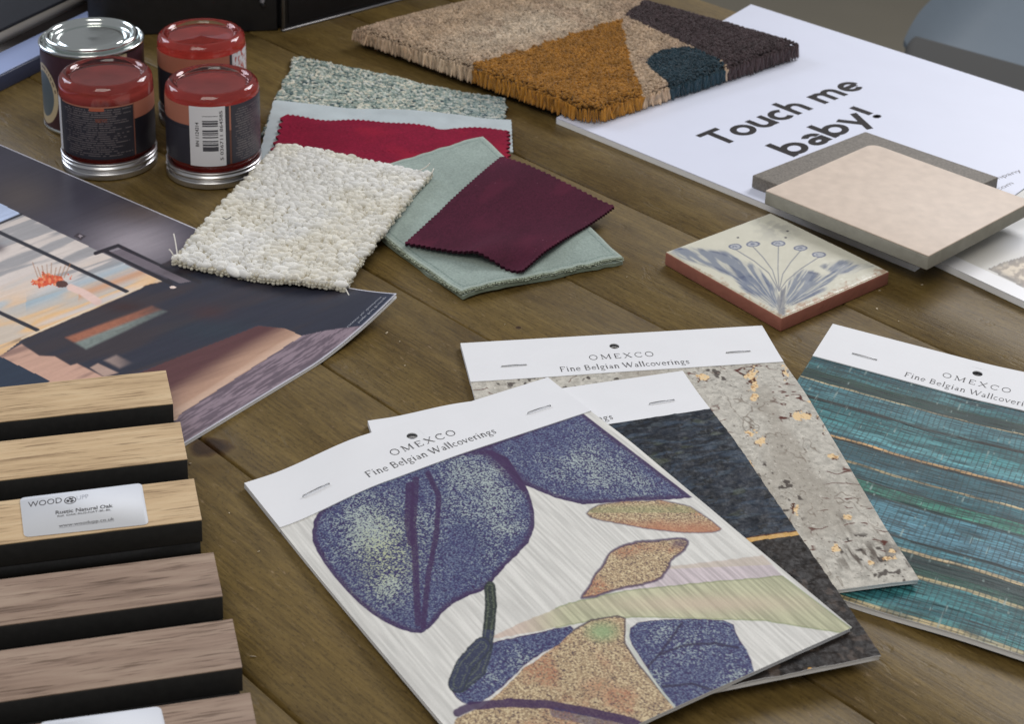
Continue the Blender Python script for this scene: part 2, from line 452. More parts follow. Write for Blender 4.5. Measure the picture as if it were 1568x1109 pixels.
def wood_table_mat():
    m = bpy.data.materials.new('stained_plank_wood'); m.use_nodes = True
    nt = m.node_tree; N = nt.nodes; L = nt.links; b = N['Principled BSDF']
    tc = N.new('ShaderNodeTexCoord')
    rot = N.new('ShaderNodeMapping'); rot.inputs['Rotation'].default_value = (0, 0, -AZ)      # x now runs along the planks
    L.new(tc.outputs['Object'], rot.inputs['Vector'])
    at = N.new('ShaderNodeVertexColor'); at.layer_name = 'Col'
    add = N.new('ShaderNodeVectorMath'); add.operation = 'MULTIPLY_ADD'; add.inputs[1].default_value = (7, 7, 7)
    L.new(at.outputs['Color'], add.inputs[0]); L.new(rot.outputs[0], add.inputs[2])
    def noise(scale, st, det=5, rough=0.6, dist=0.0):
        mp = N.new('ShaderNodeMapping'); mp.inputs['Scale'].default_value = st
        L.new(add.outputs[0], mp.inputs['Vector'])
        n = N.new('ShaderNodeTexNoise'); n.inputs['Scale'].default_value = scale; n.inputs['Detail'].default_value = det
        n.inputs['Roughness'].default_value = rough; n.inputs['Distortion'].default_value = dist
        L.new(mp.outputs[0], n.inputs['Vector']); return n.outputs['Fac']
    def ramp(src, stops):
        r = N.new('ShaderNodeValToRGB'); e = r.color_ramp.elements
        e[0].position, e[0].color = stops[0][0], (*stops[0][1], 1); e[1].position, e[1].color = stops[-1][0], (*stops[-1][1], 1)
        for p, c in stops[1:-1]:
            q = e.new(p); q.color = (*c, 1)
        L.new(src, r.inputs[0]); return r.outputs[0]
    def mixc(kind, fac, a, c):
        x = N.new('ShaderNodeMixRGB'); x.blend_type = kind
        if isinstance(fac, float): x.inputs[0].default_value = fac
        else: L.new(fac, x.inputs[0])
        for s, i in ((a, 1), (c, 2)):
            if isinstance(s, tuple): x.inputs[i].default_value = (*s, 1)
            else: L.new(s, x.inputs[i])
        return x.outputs[0]
    grain = noise(46, (0.16, 1.1, 1), 9, 0.72, 0.8)
    blot = noise(11, (0.7, 1.0, 1), 6, 0.62, 0.5)
    fine = noise(420, (0.12, 1.4, 1), 4, 0.7)
    base = ramp(grain, [(0.22, (0.090, 0.0565, 0.0160)), (0.5, (0.140, 0.0930, 0.0280)), (0.82, (0.192, 0.131, 0.044))])
    tint = ramp(blot, [(0.3, (0.68, 0.62, 0.50)), (0.5, (1.0, 1.0, 1.0)), (0.72, (1.16, 1.14, 1.05))])
    c = mixc('MULTIPLY', 1.0, base, tint)
    c = mixc('MULTIPLY', 0.85, c, ramp(fine, [(0.3, (0.55, 0.53, 0.50)), (0.6, (1.15, 1.15, 1.12))]))
    spk = noise(700, (0.6, 1.0, 1), 2, 0.6)
    c = mixc('MULTIPLY', 0.6, c, ramp(spk, [(0.32, (0.5, 0.48, 0.44)), (0.45, (1, 1, 1)), (0.68, (1, 1, 1)), (0.76, (1.5, 1.5, 1.45))]))
    # pale scuffs running with the grain
    sc = noise(330, (0.30, 1.2, 1), 3, 0.7, 0.3)
    scm = ramp(sc, [(0.63, (0, 0, 0)), (0.72, (1, 1, 1))])
    sm = noise(5, (1, 1, 1), 2)
    smr = ramp(sm, [(0.42, (0, 0, 0)), (0.62, (.75, .75, .75))])
    scm2 = mixc('MULTIPLY', 1.0, scm, smr)
    c = mixc('MIX', scm2, c, (0.30, 0.21, 0.115))
    # a knot with a paler ring
    for (kx, ky), s in (((G(322, 684)[0], G(322, 684)[1]), 1.0), ((G(794, 502)[0], G(794, 502)[1]), 0.16)):
        sub = N.new('ShaderNodeVectorMath'); sub.operation = 'SUBTRACT'; sub.inputs[1].default_value = (kx, ky, 0)
        L.new(tc.outputs['Object'], sub.inputs[0])
        nn = N.new('ShaderNodeTexNoise'); nn.inputs['Scale'].default_value = 75; L.new(tc.outputs['Object'], nn.inputs['Vector'])
        ln = N.new('ShaderNodeVectorMath'); ln.operation = 'LENGTH'; L.new(sub.outputs[0], ln.inputs[0])
        ma = N.new('ShaderNodeMath'); ma.operation = 'MULTIPLY_ADD'; ma.inputs[1].default_value = 0.016 * s
        L.new(nn.outputs['Fac'], ma.inputs[0]); L.new(ln.outputs['Value'], ma.inputs[2])
        k = N.new('ShaderNodeMapRange'); k.inputs['From Min'].default_value = 0; k.inputs['From Max'].default_value = 0.028 * s
        L.new(ma.outputs[0], k.inputs['Value'])
        kc = ramp(k.outputs[0], [(0.0, (0.022, 0.009, 0.003)), (0.30, (0.040, 0.016, 0.005)), (0.5, (0.030, 0.013, 0.004)), (0.62, (0.075, 0.040, 0.012)), (0.72, (0.150, 0.100, 0.034)), (1.0, (0.11, 0.075, 0.030))])
        km = ramp(k.outputs[0], [(0.70, (.92, .92, .92)), (1.0, (0, 0, 0))])
        c = mixc('MIX', km, c, kc)
    L.new(c, b.inputs['Base Color'])
    rr = N.new('ShaderNodeMapRange'); rr.inputs['To Min'].default_value = 0.38; rr.inputs['To Max'].default_value = 0.58
    L.new(blot, rr.inputs['Value']); L.new(rr.outputs[0], b.inputs['Roughness'])
    b.inputs['Specular IOR Level'].default_value = 0.32
    hs = N.new('ShaderNodeMath'); hs.operation = 'MULTIPLY_ADD'; hs.inputs[1].default_value = 0.6
    L.new(grain, hs.inputs[0]); L.new(fine, hs.inputs[2])
    dn = noise(75, (0.45, 1.0, 1), 4, 0.6, 0.6)
    dr = ramp(dn, [(0.30, (0, 0, 0)), (0.42, (1, 1, 1))])
    h2 = N.new('ShaderNodeMath'); h2.operation = 'MULTIPLY_ADD'; h2.inputs[1].default_value = 1.2
    L.new(dr, h2.inputs[0]); L.new(hs.outputs[0], h2.inputs[2])
    bp = N.new('ShaderNodeBump'); bp.inputs['Strength'].default_value = 0.35; bp.inputs['Distance'].default_value = 0.0007
    L.new(h2.outputs[0], bp.inputs['Height']); L.new(bp.outputs[0], b.inputs['Normal'])
    return m
def build_table():
    V = []; F = []; Cc = []
    g = 0.0009; bv = 0.0012
    for i, (a, b) in enumerate(zip(SEAMS[:-1], SEAMS[1:])):
        lo, hi = a + g / 2 + (0.0003 * random.random()), b - g / 2
        prof = [(lo, -0.03), (lo, -bv), (lo + bv, 0), (hi - bv, 0), (hi, -bv), (hi, -0.03)]
        n0 = len(V)
        xs = (-2.4, 1.1)
        for x in xs:
            for (y, z) in prof: V.append(pd * x + pn * y + np.array([0, 0, z]))
        for k in range(5): F.append((n0 + k, n0 + k + 1, n0 + 6 + k + 1, n0 + 6 + k)[::-1])
        r = random.random(), random.random(), random.random()
        Cc += [r] * 12
    V = np.array(V); n0 = len(V)
    for x in (-2.4, 1.1):
        for y in (SEAMS[0], SEAMS[-1]):
            V = np.vstack([V, pd * x + pn * y + np.array([0, 0, -0.02])])
    # a dark bed seen through the joints
    F.append((n0, n0 + 2, n0 + 3, n0 + 1)); Cc += [(0, 0, 0)] * 4
    o = mesh_obj('wooden_table', V, [np.array(F)], wood_table_mat(), None, np.array(Cc), smooth=False, loc=np.array([0, 0, 0.]))
    tag(o, 'brown stained plank table top under all the samples', 'table')
build_table()

M_FLOOR = mat('floor_lino', S(104, 98, 84), 0.55, var=0.05, vscale=3)
V = np.array([[-8, -4, -.75], [8, -4, -.75], [8, 12, -.75], [-8, 12, -.75]], float)
tag(mesh_obj('floor', V, [np.array([[0, 1, 2, 3]])], M_FLOOR, None, smooth=False), kind='structure')

def build_chair():
    Z = -0.31
    M = mat('grey_blue_plastic', (0.135, 0.165, 0.195), 0.42, var=0.02, vscale=20)
    base = G(1700, 150, Z)
    t = empty('moulded_chair', 'blue grey moulded chair out of focus beyond the table edge', 'chair', (base[0], base[1], -.75))
    # seat shell with a rolled front lip, its left rim follows the line seen beyond the brochure
    a = G(1420, 18, Z + .03); b = G(1340, 98, Z + .03); a[2] = Z; b[2] = Z
    d = (b - a); d /= np.linalg.norm(d); n = np.array([-d[1], d[0], 0]); 
    if n[0] < 0: n = -n
    Wd, Ln = 0.44, 0.46
    front = a + d * 0.052
    def P(u, v):
        s = (u - .5) * 2; 
        y = -Ln + v * (Ln + .07)
        rim = 0.045 * np.clip((np.abs(s) - .72) / .28, 0, 1) ** 2
        roll = np.clip((v - .80) / .20, 0, 1)
        q = front[None, :] + n[None, :] * ((u * Wd))[:, None] + d[None, :] * (y - .012 * roll ** 2)[:, None] 
        q[:, 2] += rim - 0.022 * roll ** 2 - 0.015 * (1 - s * s)
        return q
    sheet('seat', P, 40, 40, 0.008, M, t)
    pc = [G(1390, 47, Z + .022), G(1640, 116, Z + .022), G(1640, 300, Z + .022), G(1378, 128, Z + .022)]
    shade_slab = slab('seat_shade_slab', pc, Z - .002, Z + .022, mat('dark_seat_shade', (0.050, 0.049, 0.046), .9), t, .012)  # dark slab added to stand for the shade inside the concave shell
    back = front - d * Ln
    def PB(u, v):
        s = (u - .5) * 2
        q = back[None, :] + n[None, :] * (u * Wd)[:, None] - d[None, :] * (0.02 + .10 * v - .05 * s * s)[:, None]
        q[:, 2] += 0.02 + 0.38 * v
        return q
    sheet('backrest', PB, 30, 30, 0.008, M, t)
    ML = mat('chair_leg_metal', (0.05, 0.05, 0.055), 0.4, 0.5)
    for i, j in ((.12, .1), (.88, .1), (.12, .9), (.88, .9)):
        p = front + n * Wd * i - d * Ln * j
        q = p + (n * (i - .5) + -d * (j - .5)) * .12
        tube('leg', [[p[0], p[1], Z - .02], [q[0], q[1], -.75]], 0.011, ML, t, 10)
build_chair()

# ================================================================== TOP LEFT: ALBUMS AND BLACK CASE
def build_albums():
    M_side = mat('slate_blue_board', S(52, 58, 82), 0.35, var=0.05, vscale=30)
    M_glare = mat('pale_blue_glare', S(150, 165, 205), 0.3, var=0.03, vscale=20)
    M_top = mat('dark_brown_board', S(42, 36, 34), 0.35, var=0.1, vscale=30)
    M_cov = mat('black_woven_cover', S(36, 38, 46), 0.6, var=0.3, vscale=250, bump=0.6, bscale=500, stretch=(1, 3, 1))
    M_pg = mat('stone_grey_pages', S(160, 155, 150), 0.6, var=0.08, vscale=600, stretch=(.1, .1, 8))
    p0, p1 = G(0, 141), G(277, 0)
    d = (p1 - p0); d /= np.linalg.norm(d); n = np.array([-d[1], d[0], 0])       # n points away to the left/back
    if n[1] < 0: n = -n
    zt = 0.0132
    o = p0 - d * .35
    t = empty('display_board', 'slate blue display board with a painted strip of pale blue glare under the black album', 'board', o)
    L = 0.78
    box('board', o, d * L, n * .42, [0, 0, zt], M_side, t, .001)
    box('glare_strip', o + n * .001 + [0, 0, zt], d * L, n * .030, [0, 0, .0012], M_glare, t, .0004)  # window glare on the glossy board, put in as a pale blue strip
    box('surface', o + n * .0312 + [0, 0, zt], d * L, n * .385, [0, 0, .0008], M_top, t)
    zb = zt + .0010
    q0, q1 = G(0, 70, zb), G(145, 0, zb)
    d2 = (q1 - q0); d2 /= np.linalg.norm(d2); n2 = np.array([-d2[1], d2[0], 0]); n2 = n2 if n2[1] > 0 else -n2
    o2 = q0 - d2 * .3
    t2 = empty('sample_album', 'black textured sample album with stone grey pages at the top left corner', 'album', o2)
    box('pages', o2 + n2 * .002 + [0, 0, .0001], d2 * .62, n2 * .28, [0, 0, .0085], M_pg, t2)
    box('cover', o2 - n2 * -.0045 + [0, 0, .0087], d2 * .62, n2 * .28, [0, 0, .0028], M_cov, t2, .0008)
build_albums()

def build_case():
    M = mat('black_case_leatherette', S(30, 30, 33), 0.42, var=0.15, vscale=120, bump=0.2, bscale=700)
    M2 = mat('charcoal_case_face', S(50, 50, 55), 0.45, var=0.08, vscale=60)
    MT = mat('dull_metal_trim', (0.30, 0.30, 0.32), 0.35, 0.8)
    c = G(434, 47); r = G(612, 0); l = G(250, 53)
    d = (r - c); d /= np.linalg.norm(d)
    n = np.array([-d[1], d[0], 0]); n = n if n[1] > 0 else -n
    t = empty('black_storage_case', 'tall black storage case with metal edge trim behind the paint jars', 'case', c)
    hgt = 0.17
    box('case_body', c + [0, 0, .002], d * .34, n * .20, [0, 0, hgt], M, t, .0015)
    box('front_panel', c + d * .005 - n * .0012 + [0, 0, .006], d * .33, n * .0011, [0, 0, hgt - .01], M2, t)
    box('bottom_trim', c - n * .0024 - d * .002 + [0, 0, .0003], d * .345, n * .004, [0, 0, .0017], MT, t)
    box('corner_trim', c - n * .0022 - d * .0022 + [0, 0, .0022], d * .0024, n * .0024, [0, 0, hgt], MT, t)
    # a second black file leaning towards the albums
    f = np.array([l[0] - c[0], l[1] - c[1], 0]); L = np.linalg.norm(f); f /= L
    n3 = np.array([-f[1], f[0], 0]); n3 = n3 if n3[1] > 0 else -n3
    t2 = empty('black_file_box', 'black file box with pale clip between the storage case and album', 'box', c)
    o = c + f * .0045
    box('file_body', o, f * .16, n3 * .15, [0, 0, .13], M, t2, .002)
    MC = mat('clip_plastic', S(150, 150, 158), 0.3)
    k = c + f * .017 - n3 * .002
    tube('clip', [k + [0, 0, .0245], k + [-.001, 0, .028], k + [0.0005, 0, .04], k + [0.002, 0, .06]], .0022, MC, t2, 8)
build_case()

# ================================================================== TIN AND JARS
M_ALU = mat('brushed_aluminium', (0.72, 0.72, 0.73), 0.28, 1.0, var=0.05, vscale=80)
M_TINM = mat('shiny_tinplate', (0.74, 0.77, 0.76), 0.14, 1.0, var=0.03, vscale=40)
M_LABEL = mat('printed_label', attr=True, rough=0.42, spec=0.4)
def glass_mat():
    m = mat('clear_glass', (1, 1, 1), 0.0, ior=1.5, trans=1.0); return m
M_GLASS = glass_mat()

def cyl_label(name, c, r, z0, z1, th0, th1, nx, ny, colfn, parent, face):
    "curved label; th in degrees measured from the side that faces the viewer, positive to the viewer's right"
    def P(u, v):
        th = np.radians(th0 + (th1 - th0) * u); z = z1 + (z0 - z1) * v
        return np.stack([c[0] + r * np.sin(th + face), c[1] - r * np.cos(th + face), z], 1)
    u, v = np.meshgrid(np.linspace(0, 1, nx), np.linspace(0, 1, ny)); u = u.ravel(); v = v.ravel()
    V = P(u, v); cols = colfn(th0 + (th1 - th0) * u, z1 + (z0 - z1) * v)
    return mesh_obj(name, V, [grid_faces(nx, ny)], M_LABEL, parent, cols)
def wrap_text(name, s, c, r, th, z, ang, size, mtl, parent, face, bold=0.0, length=None):
    "lettering wrapped on a cylinder; ang 0 runs round, 90 runs upwards"
    V, F, lay, wd = bfont(s, bold)
    k = size / 0.72
    kx = k if length is None else length / wd
    x = V[:, 0] * kx; y = V[:, 1] * k; a = math.radians(ang)
    X = x * math.cos(a) - y * math.sin(a); Y = x * math.sin(a) + y * math.cos(a)
    t = math.radians(th) + X / r + face
    W = np.stack([c[0] + r * np.sin(t), c[1] - r * np.cos(t), z + Y], 1)
    fs = {}
    for f in F: fs.setdefault(len(f), []).append(f)
    return mesh_obj(name, W, [np.array(v) for v in fs.values()], mtl, parent, smooth=False)
def text_lines(th, z, th0, th1, z0, z1, n, seed):
    "rows of tiny print: 1 where ink"
    u = (th - th0) / (th1 - th0); v = (z1 - z) / (z1 - z0)
    row = np.floor(v * n); fr = v * n - row
    m = (u > 0.02) & (u < 0.98) & (v > 0) & (v < 1)
    wordy = vn(u * 46 + row * 13.7, row * 3.1, seed) > 0.30
    letters = 0.55 + 0.45 * vn(u * 160, row, seed + 1)
    end = u < 0.72 + 0.30 * _hash(row, row * 0, seed)
    start = u > 0.10 * _hash(row, row * 0 + 2, seed)
    return np.where(m & wordy & end & start & (fr > 0.28) & (fr < 0.78), letters, 0)

def make_jar(cx, cy, label, kind, paint):
    c = G(cx, cy); face = math.atan2(c[0], c[1])      # turn of the side that faces the viewer
    face = -face
    t = empty('paint_jar', label, 'paint jar', c, 'upturned glass sample jars of red paint')
    r = 0.0334
    kn = lambda z, th: np.where((z > .0012) & (z < .0046), 0.00022 * np.sin(th * 150), 0)
    prof = rprof([(0.0, 0.0002), (r - .0015, 0.0002), (r, .001), (r, .0015), (r, .0045), (r - .0003, .0052), (r - .0016, .0058), (r - .0016, .0066), (r + .0001, .0078), (r + .0002, .0092), (r - .0008, .0098), (r - .0012, .0112), (r + .0004, .0122), (r - .0004, .0128), (r - .0030, .0126), (r - .0032, .0100)], .0007, 3)
    lathe('screw_lid', prof, c, M_ALU, t, 600, kn)
    top = 0.0702
    rg = r - .0007
    gp = rprof([(0.0, .0095), (r - .0042, .0095), (r - .0038, .0125), (rg - .0004, .0165), (rg, .0185), (rg, .0628), (rg - .0006, .0672), (rg - .0030, top - .0004), (rg - .0056, top), (rg - .0074, top - .0016), (rg - .0084, top - .0030), (0.0, top - .0034)], .003, 6)
    lathe('glass_jar', gp, c, M_GLASS, t, 128)
    pr = r - .0042
    pp = rprof([(0.0, .0100), (pr, .0100), (pr + .0018, .017), (rg - .0012, .020), (rg - .0014, .0510), (pr - .0034, .0590), (0.0, .0592)], .005, 8)
    lathe('red_paint', pp, c, paint, t, 96)
    rl = rg + .0002
    dk = np.array(S(48, 47, 56)); cop = np.array(S(168, 108, 88)); ink = np.array(S(120, 112, 114)); wh = np.array(S(214, 214, 218))
    if kind == 'barcode':
        def fn(th, z):
            cc = np.tile(dk, (len(th), 1)); cc = mix(cc, cop, (z > .0480) & (th < -14))
            cc = mix(cc, dk * .7, ((z > .0452) & (z < .0466) & (th < -16)))
            cc = mix(cc, cop, (np.abs(th - 20.5) < 1.0) & (z > .044)); cc = mix(cc, cop * .35, (np.abs(th - 20.5) < 1.0) & (z <= .044))
            cc = mix(cc, dk * 1.3, th > 23)
            cc = mix(cc, ink, text_lines(th, z, 26, 88, .0195, .0595, 22, 5) * .85)
            return cc
        cyl_label('printed_wrap_label', c, rl, .0185, .0622, -92, 95, 520, 220, fn, t, face)
        def bc(th, z):
            cc = np.tile(wh, (len(th), 1))
            bars = _hash(np.floor(z / .00050), z * 0, 9) > .42
            bars2 = (_hash(np.floor(z / .0015), z * 0, 19) > .25)
            m = (th > -13) & (th < 5.5) & (z > .0265) & (z < .0580) & (bars & bars2)
            cc = mix(cc, S(70, 70, 76), m)
            return cc
        lb = cyl_label('barcode_sticker', c, rl + .0002, .0182, .0627, -29, 14.5, 160, 400, bc, t, face)
        wrap_text('sticker_number', 'BN 1124214', c, rl + .00028, -17.5, .0330, 90, .0024, M_INK, t, face, .02, .0180)
        wrap_text('sticker_digits', '5 036711 864585', c, rl + .00028, 11.2, .0225, 90, .0022, M_INK, t, face, .01, .0370)
    elif kind == 'text':
        def fn(th, z):
            cc = np.tile(dk * .85, (len(th), 1))
            cc = mix(cc, cop, (z > .0440) & (th > 33)); cc = mix(cc, dk * .5, (z <= .0440) & (th > 33))
            cc = mix(cc, cop, (z > .0552) & (th > -66)); cc = mix(cc, cop * .6, (np.abs(th - 32.5) < .7))
            cc = mix(cc, ink, text_lines(th, z, -62, 31, .0185, .0545, 22, 8) * .8)
            cc = mix(cc, S(175, 92, 66), (np.abs(th + 13) < 9) & (z > .0530) & (z < .0552))
            cc = mix(cc, S(120, 66, 52), (np.abs(th + 8) < 7) & (np.abs(z - .0460) < .0014) & (vn(th, z * 4000, 3) > .4))
            cc = mix(cc, wh, th < -72)
            return cc
        cyl_label('printed_wrap_label', c, rl, .0165, .0562, -96, 95, 560, 220, fn, t, face)
    else:
        def fn(th, z):
            cc = np.tile(dk * .8, (len(th), 1))
            cc = mix(cc, cop, (z > .0470) & (th < 38)); cc = mix(cc, wh, th > 42)
            cc = mix(cc, S(178, 80, 70), (th > 44) & (vn(th * .5, z * 500, 3) > .62))
            return cc
        cyl_label('printed_wrap_label', c, rl, .0185, .0600, -94, 95, 300, 100, fn, t, face)
    return t
def paint_mat(name, c):
    return mat(name, c, 0.5, var=0.14, vscale=90, bump=0.3, bscale=60, bdist=.001, spec=.0)
make_jar(312, 179, 'upturned paint jar furthest back, its white sticker edge turned right', 'back', paint_mat('terracotta_red_paint', S(158, 54, 46)))
make_jar(168.5, 247, 'upturned red paint jar with rows of small print, in front of the tin', 'text', paint_mat('dusky_red_paint', S(138, 56, 50)))
make_jar(328.5, 260, 'upturned red paint jar with white barcode sticker, beside the ivory fabric', 'barcode', paint_mat('brick_red_paint', S(150, 54, 48)))

def build_tin():
    c = G(147, 181); face = -math.atan2(c[0], c[1])
    t = empty('paint_tin', 'dark maroon paint tin with shiny pressed metal lid behind the jars', 'paint tin', c)
    r = .0376; h = .0660
    lathe('tin_body', rprof([(0, .0005), (r - .002, .0002), (r + .0008, .0008), (r + .0008, .0024), (r, .0034), (r, h - .003), (r + .0010, h - .0022), (r + .0012, h - .0004), (r - .0006, h), (r - .0018, h - .003), (r - .006, h - .0032)], .0008, 3), c, M_TINM, t, 128)
    rl = r + .00015
    mar = np.array(S(66, 42, 50)); cr = np.array(S(196, 180, 148)); bg = np.array(S(92, 104, 112))
    def fn(th, z):
        cc = np.tile(mar, (len(th), 1)); cc = cc * (0.92 + .16 * vn(th * .4, z * 300, 2))[:, None]
        x = np.radians(th + 72) * r; y = z - .0285
        q = np.hypot(x / .0185, y / .0235)
        cc = mix(cc, cr, q < 1.0); 
        rim = (q > .84) & (q < .93)
        ang = np.degrees(np.arctan2(y, x))
        cc = mix(cc, S(120, 104, 90), rim & (_hash(np.floor(ang / 4), ang * 0, 5) > .35) & (np.abs(ang - 60) < 45))
        cc = mix(cc, bg, q < .76)
        cc = mix(cc, cr, (th > 31) & (th < 40) & (z > .048)); 
        return cc
    cyl_label('printed_wrap_label', c, rl, .0036, h - .0035, -100, 100, 420, 140, fn, t, face)
    rr = r - .0035
    lathe('pressed_lid', rprof([(rr - .002, h - .0032), (rr, h - .0028), (rr + .0002, h + .0026), (rr - .0016, h + .0042), (rr - .0040, h + .0030), (rr - .0052, h - .0006), (rr - .009, h - .0012), (rr - .0105, h + .0002), (rr - .0130, h + .0004), (0, h + .0001)], .0012, 5), c, mat('pressed_lid_metal', (0.74, 0.78, 0.76), 0.13, 1.0, bump=.15, bscale=25, bdist=.001), t, 128)
build_tin()

# ================================================================== FLAT PAPER: INTERIOR MAGAZINE
def build_magazine():
    def zc(u, v): return 0
    TR = G(607, 487, 0); TLr = G(0, 225, 0); BRr = G(285, 683, 0)
    ex = TR - TLr; ex /= np.linalg.norm(ex); ey = BRr - TR; ey /= np.linalg.norm(ey)
    A = TR - ex * .46; B = TR; Cc = TR + ey * .235; D = A + ey * .235
    lift = lambda u, v: .0022 + 0.0145 * np.clip(1 - np.hypot((1 - u) * .46 , v * .235) / .075, 0, 1) ** 1.6
    P = quad(A, B, Cc, D, lift)
    def col(u, v, T):
        x, y = PJ(T)
        wob = fbm(x / 30, y / 30, 3) - .5
        c = np.tile(np.array(S(66, 64, 76)), (len(x), 1))
        # streaky coordinate along the painted strokes
        s = (y + .37 * x); q = (x - .37 * y)
        streak = fbm(s / 14, q / 160, 11, 4)
        streak2 = fbm(s / 26, q / 220, 23, 3)
        # wall gradient in the printed picture
        c = mix(c, S(98, 88, 84), np.exp(-((x - 30) ** 2 / 3000 + (y - 300) ** 2 / 900)) * .7)
        c = mix(c, S(152, 145, 152), np.exp(-((x - 205) ** 2 / 5200 + (y - 372) ** 2 / 1500)))
        c = mix(c, S(105, 92, 86), np.exp(-((x - 215) ** 2 / 2500 + (y - 325) ** 2 / 300)) * .6)
        # bright abstract painting
        art = polyd(x, y, [(-60, 290), (0, 311), (33, 328), (148, 383), (250, 432), (215, 444), (33, 521), (0, 546), (-60, 570)])
        a = mix(np.tile(np.array(S(210, 200, 194)), (len(x), 1)), S(160, 158, 160), sst(.52, .62, streak))
        low = sst(395, 480, y + .25 * (x - 100))
        a = mix(a, S(226, 186, 138), low * sst(.42, .62, streak2))
        a = mix(a, S(166, 186, 198), sst(.60, .70, streak2) * (1 - .5 * low))
        a = mix(a, S(150, 175, 190), np.exp(-((s - 480) / 9) ** 2) * (x > 40) * .7)
        a = mix(a, S(205, 150, 110), np.exp(-((s - 497) / 7) ** 2) * (x > 120) * .8)
        a = mix(a, S(190, 205, 235), (y < 342 - .42 * x) * 1.0)
        a = mix(a, S(110, 100, 104), np.exp(-((x + 2) ** 2 / 120 + (y - 380) ** 2 / 60)) * .9)
        a = mix(a, S(120, 108, 98), sst(.66, .74, streak) * .6 * low)
        c = mix(c, a.mean(0) * 0 + 0, 0 * x) if False else np.where((art < 0)[:, None], a, c)
        bar = S(52, 52, 60)
        for pts, w in (([(-20, 350), (0, 342), (33, 328)], 1.6), ([(-40, 336), (0, 356), (195, 447)], 2.6), ([(-40, 460), (0, 479), (58, 506)], 2.8)):
            c = mix(c, bar, sst(w + .8, w - .4, lined(x, y, pts)))
        # flowers held up in front of the painting
        fl = np.hypot((x - 75) / 26, (y - 428) / 12) + (fbm(x / 6, y / 6, 7) - .5) * 1.6
        c = mix(c, S(215, 92, 62), (fl < .85)); c = mix(c, S(232, 140, 100), (fl < .85) * sst(.4, .7, vn(x / 4, y / 4, 9))); c = mix(c, S(176, 66, 52), (fl < .85) * sst(.55, .8, fbm(x / 3, y / 3, 19)))
        c = c
        c = mix(c, S(90, 62, 58), np.hypot((x - 96) / 10, (y - 435) / 5) + wob < .9)
        for k in range(9):
            x0 = 58 + k * 5; c = mix(c, S(160, 110, 70), sst(1.2, .3, lined(x, y, [(x0, 425), (x0 - 8 + k * 2.2, 402 + (k * 7) % 9)])) * .7)
        c = mix(c, S(225, 195, 185), sst(7, 4, lined(x, y, [(108, 440), (125, 447), (150, 463)]) + wob * 4))
        # furniture in the print
        desk_ = polyd(x, y, [(33, 521), (215, 442), (222, 437), (248, 431), (262, 424), (240, 408), (300, 380), (640, 380), (640, 470), (558, 498), (500, 505), (463, 515), (437, 503), (395, 498), (340, 520), (250, 556), (170, 582), (118, 557), (108, 560), (84, 546), (60, 545), (33, 526)])
        dk = mix(np.tile(np.array(S(52, 54, 66)), (len(x), 1)), S(66, 58, 60), sst(.5, .75, streak2) * .7)
        dk = mix(dk, S(50, 62, 72), np.exp(-((x - 330) ** 2 / 4000 + (y - 505) ** 2 / 250)) * .5); dk = mix(dk, S(74, 52, 54), np.exp(-((x - 320) ** 2 / 900 + (y - 478) ** 2 / 120)) * .6)
        desk = desk_ + 1.5 * (fbm(x / 5, y / 5, 88) - .5)
        dm = sst(1.2, -1.2, desk)[:, None]; c = c * (1 - dm) + dk * dm
        c = mix(c, S(222, 205, 180), sst(1.5, .4, lined(x, y, [(33, 519), (218, 439)])))
        wall = polyd(x, y, [(150, 390), (300, 440), (420, 430), (560, 470), (640, 400), (500, 330), (300, 350), (262, 340)])
        for pts in ([(146, 388), (181, 376), (262, 415), (306, 432)], [(160, 384), (262, 434)],):
            c = mix(c, S(50, 48, 55), sst(3.4, 2.2, lined(x, y, pts)))
        c = mix(c, S(112, 104, 112), polyd(x, y, [(170, 386), (186, 381), (292, 431), (275, 434)]) < 0)
        c = mix(c, S(70, 64, 70), polyd(x, y, [(112, 362), (120, 356), (132, 361), (124, 368)]) < 0); c = mix(c, S(150, 140, 146), polyd(x, y, [(119, 361), (122, 359), (127, 361), (123, 364)]) < 0)
        c = mix(c, S(230, 210, 200), (np.hypot((x - 265) / 5, (y - 440) / 2) < 1))
        st_ = polyd(x, y, [(100, 517), (232, 468), (256, 477), (132, 535)])
        sc = mix(np.tile(np.array(S(160, 104, 82)), (len(x), 1)), S(128, 138, 134), sst(-3, 3, (y - 526) + .385 * (x - 112)))
        sc = mix(sc, S(96, 84, 76), sst(110, 240, x) * sst(.3, .6, streak) * .8); sc = sc * (.8 + .4 * fbm(x / 5, y / 3, 66))[:, None]
        sm_ = (sst(2.5, -3, st_) * (.92 - .45 * sst(170, 255, x)))[:, None]; c = c * (1 - sm_) + sc * sm_
        c = mix(c, S(66, 44, 42), np.exp(-((x - 190) ** 2 / 900 + (y - 470) ** 2 / 60)) * .6)
        c = mix(c, S(150, 132, 126), sst(2, -4, polyd(x, y, [(158, 552), (178, 543), (206, 556), (183, 565)])) * sst(212, 165, x))
        c = mix(c, S(176, 150, 138), sst(1, -2, polyd(x, y, [(137, 563), (150, 556), (182, 571), (160, 578)])))
        low = polyd(x, y, [(-60, 540), (0, 545), (33, 527), (60, 545), (84, 546), (108, 560), (118, 557), (172, 584), (60, 640), (-60, 640)])
        lc = mix(np.tile(np.array(S(196, 158, 140)), (len(x), 1)), S(150, 120, 110), sst(.5, .65, streak))
        lm_ = sst(1.5, -1.5, low)[:, None]; c = c * (1 - lm_) + lc * lm_
        c = mix(c, S(48, 58, 74), polyd(x, y, [(-60, 515), (0, 546), (78, 584), (-60, 640)]) < 0)
        # floor in the print
        fl1 = polyd(x, y, [(170, 590), (250, 556), (340, 521), (395, 499), (437, 503), (463, 515), (275, 640), (200, 680)])
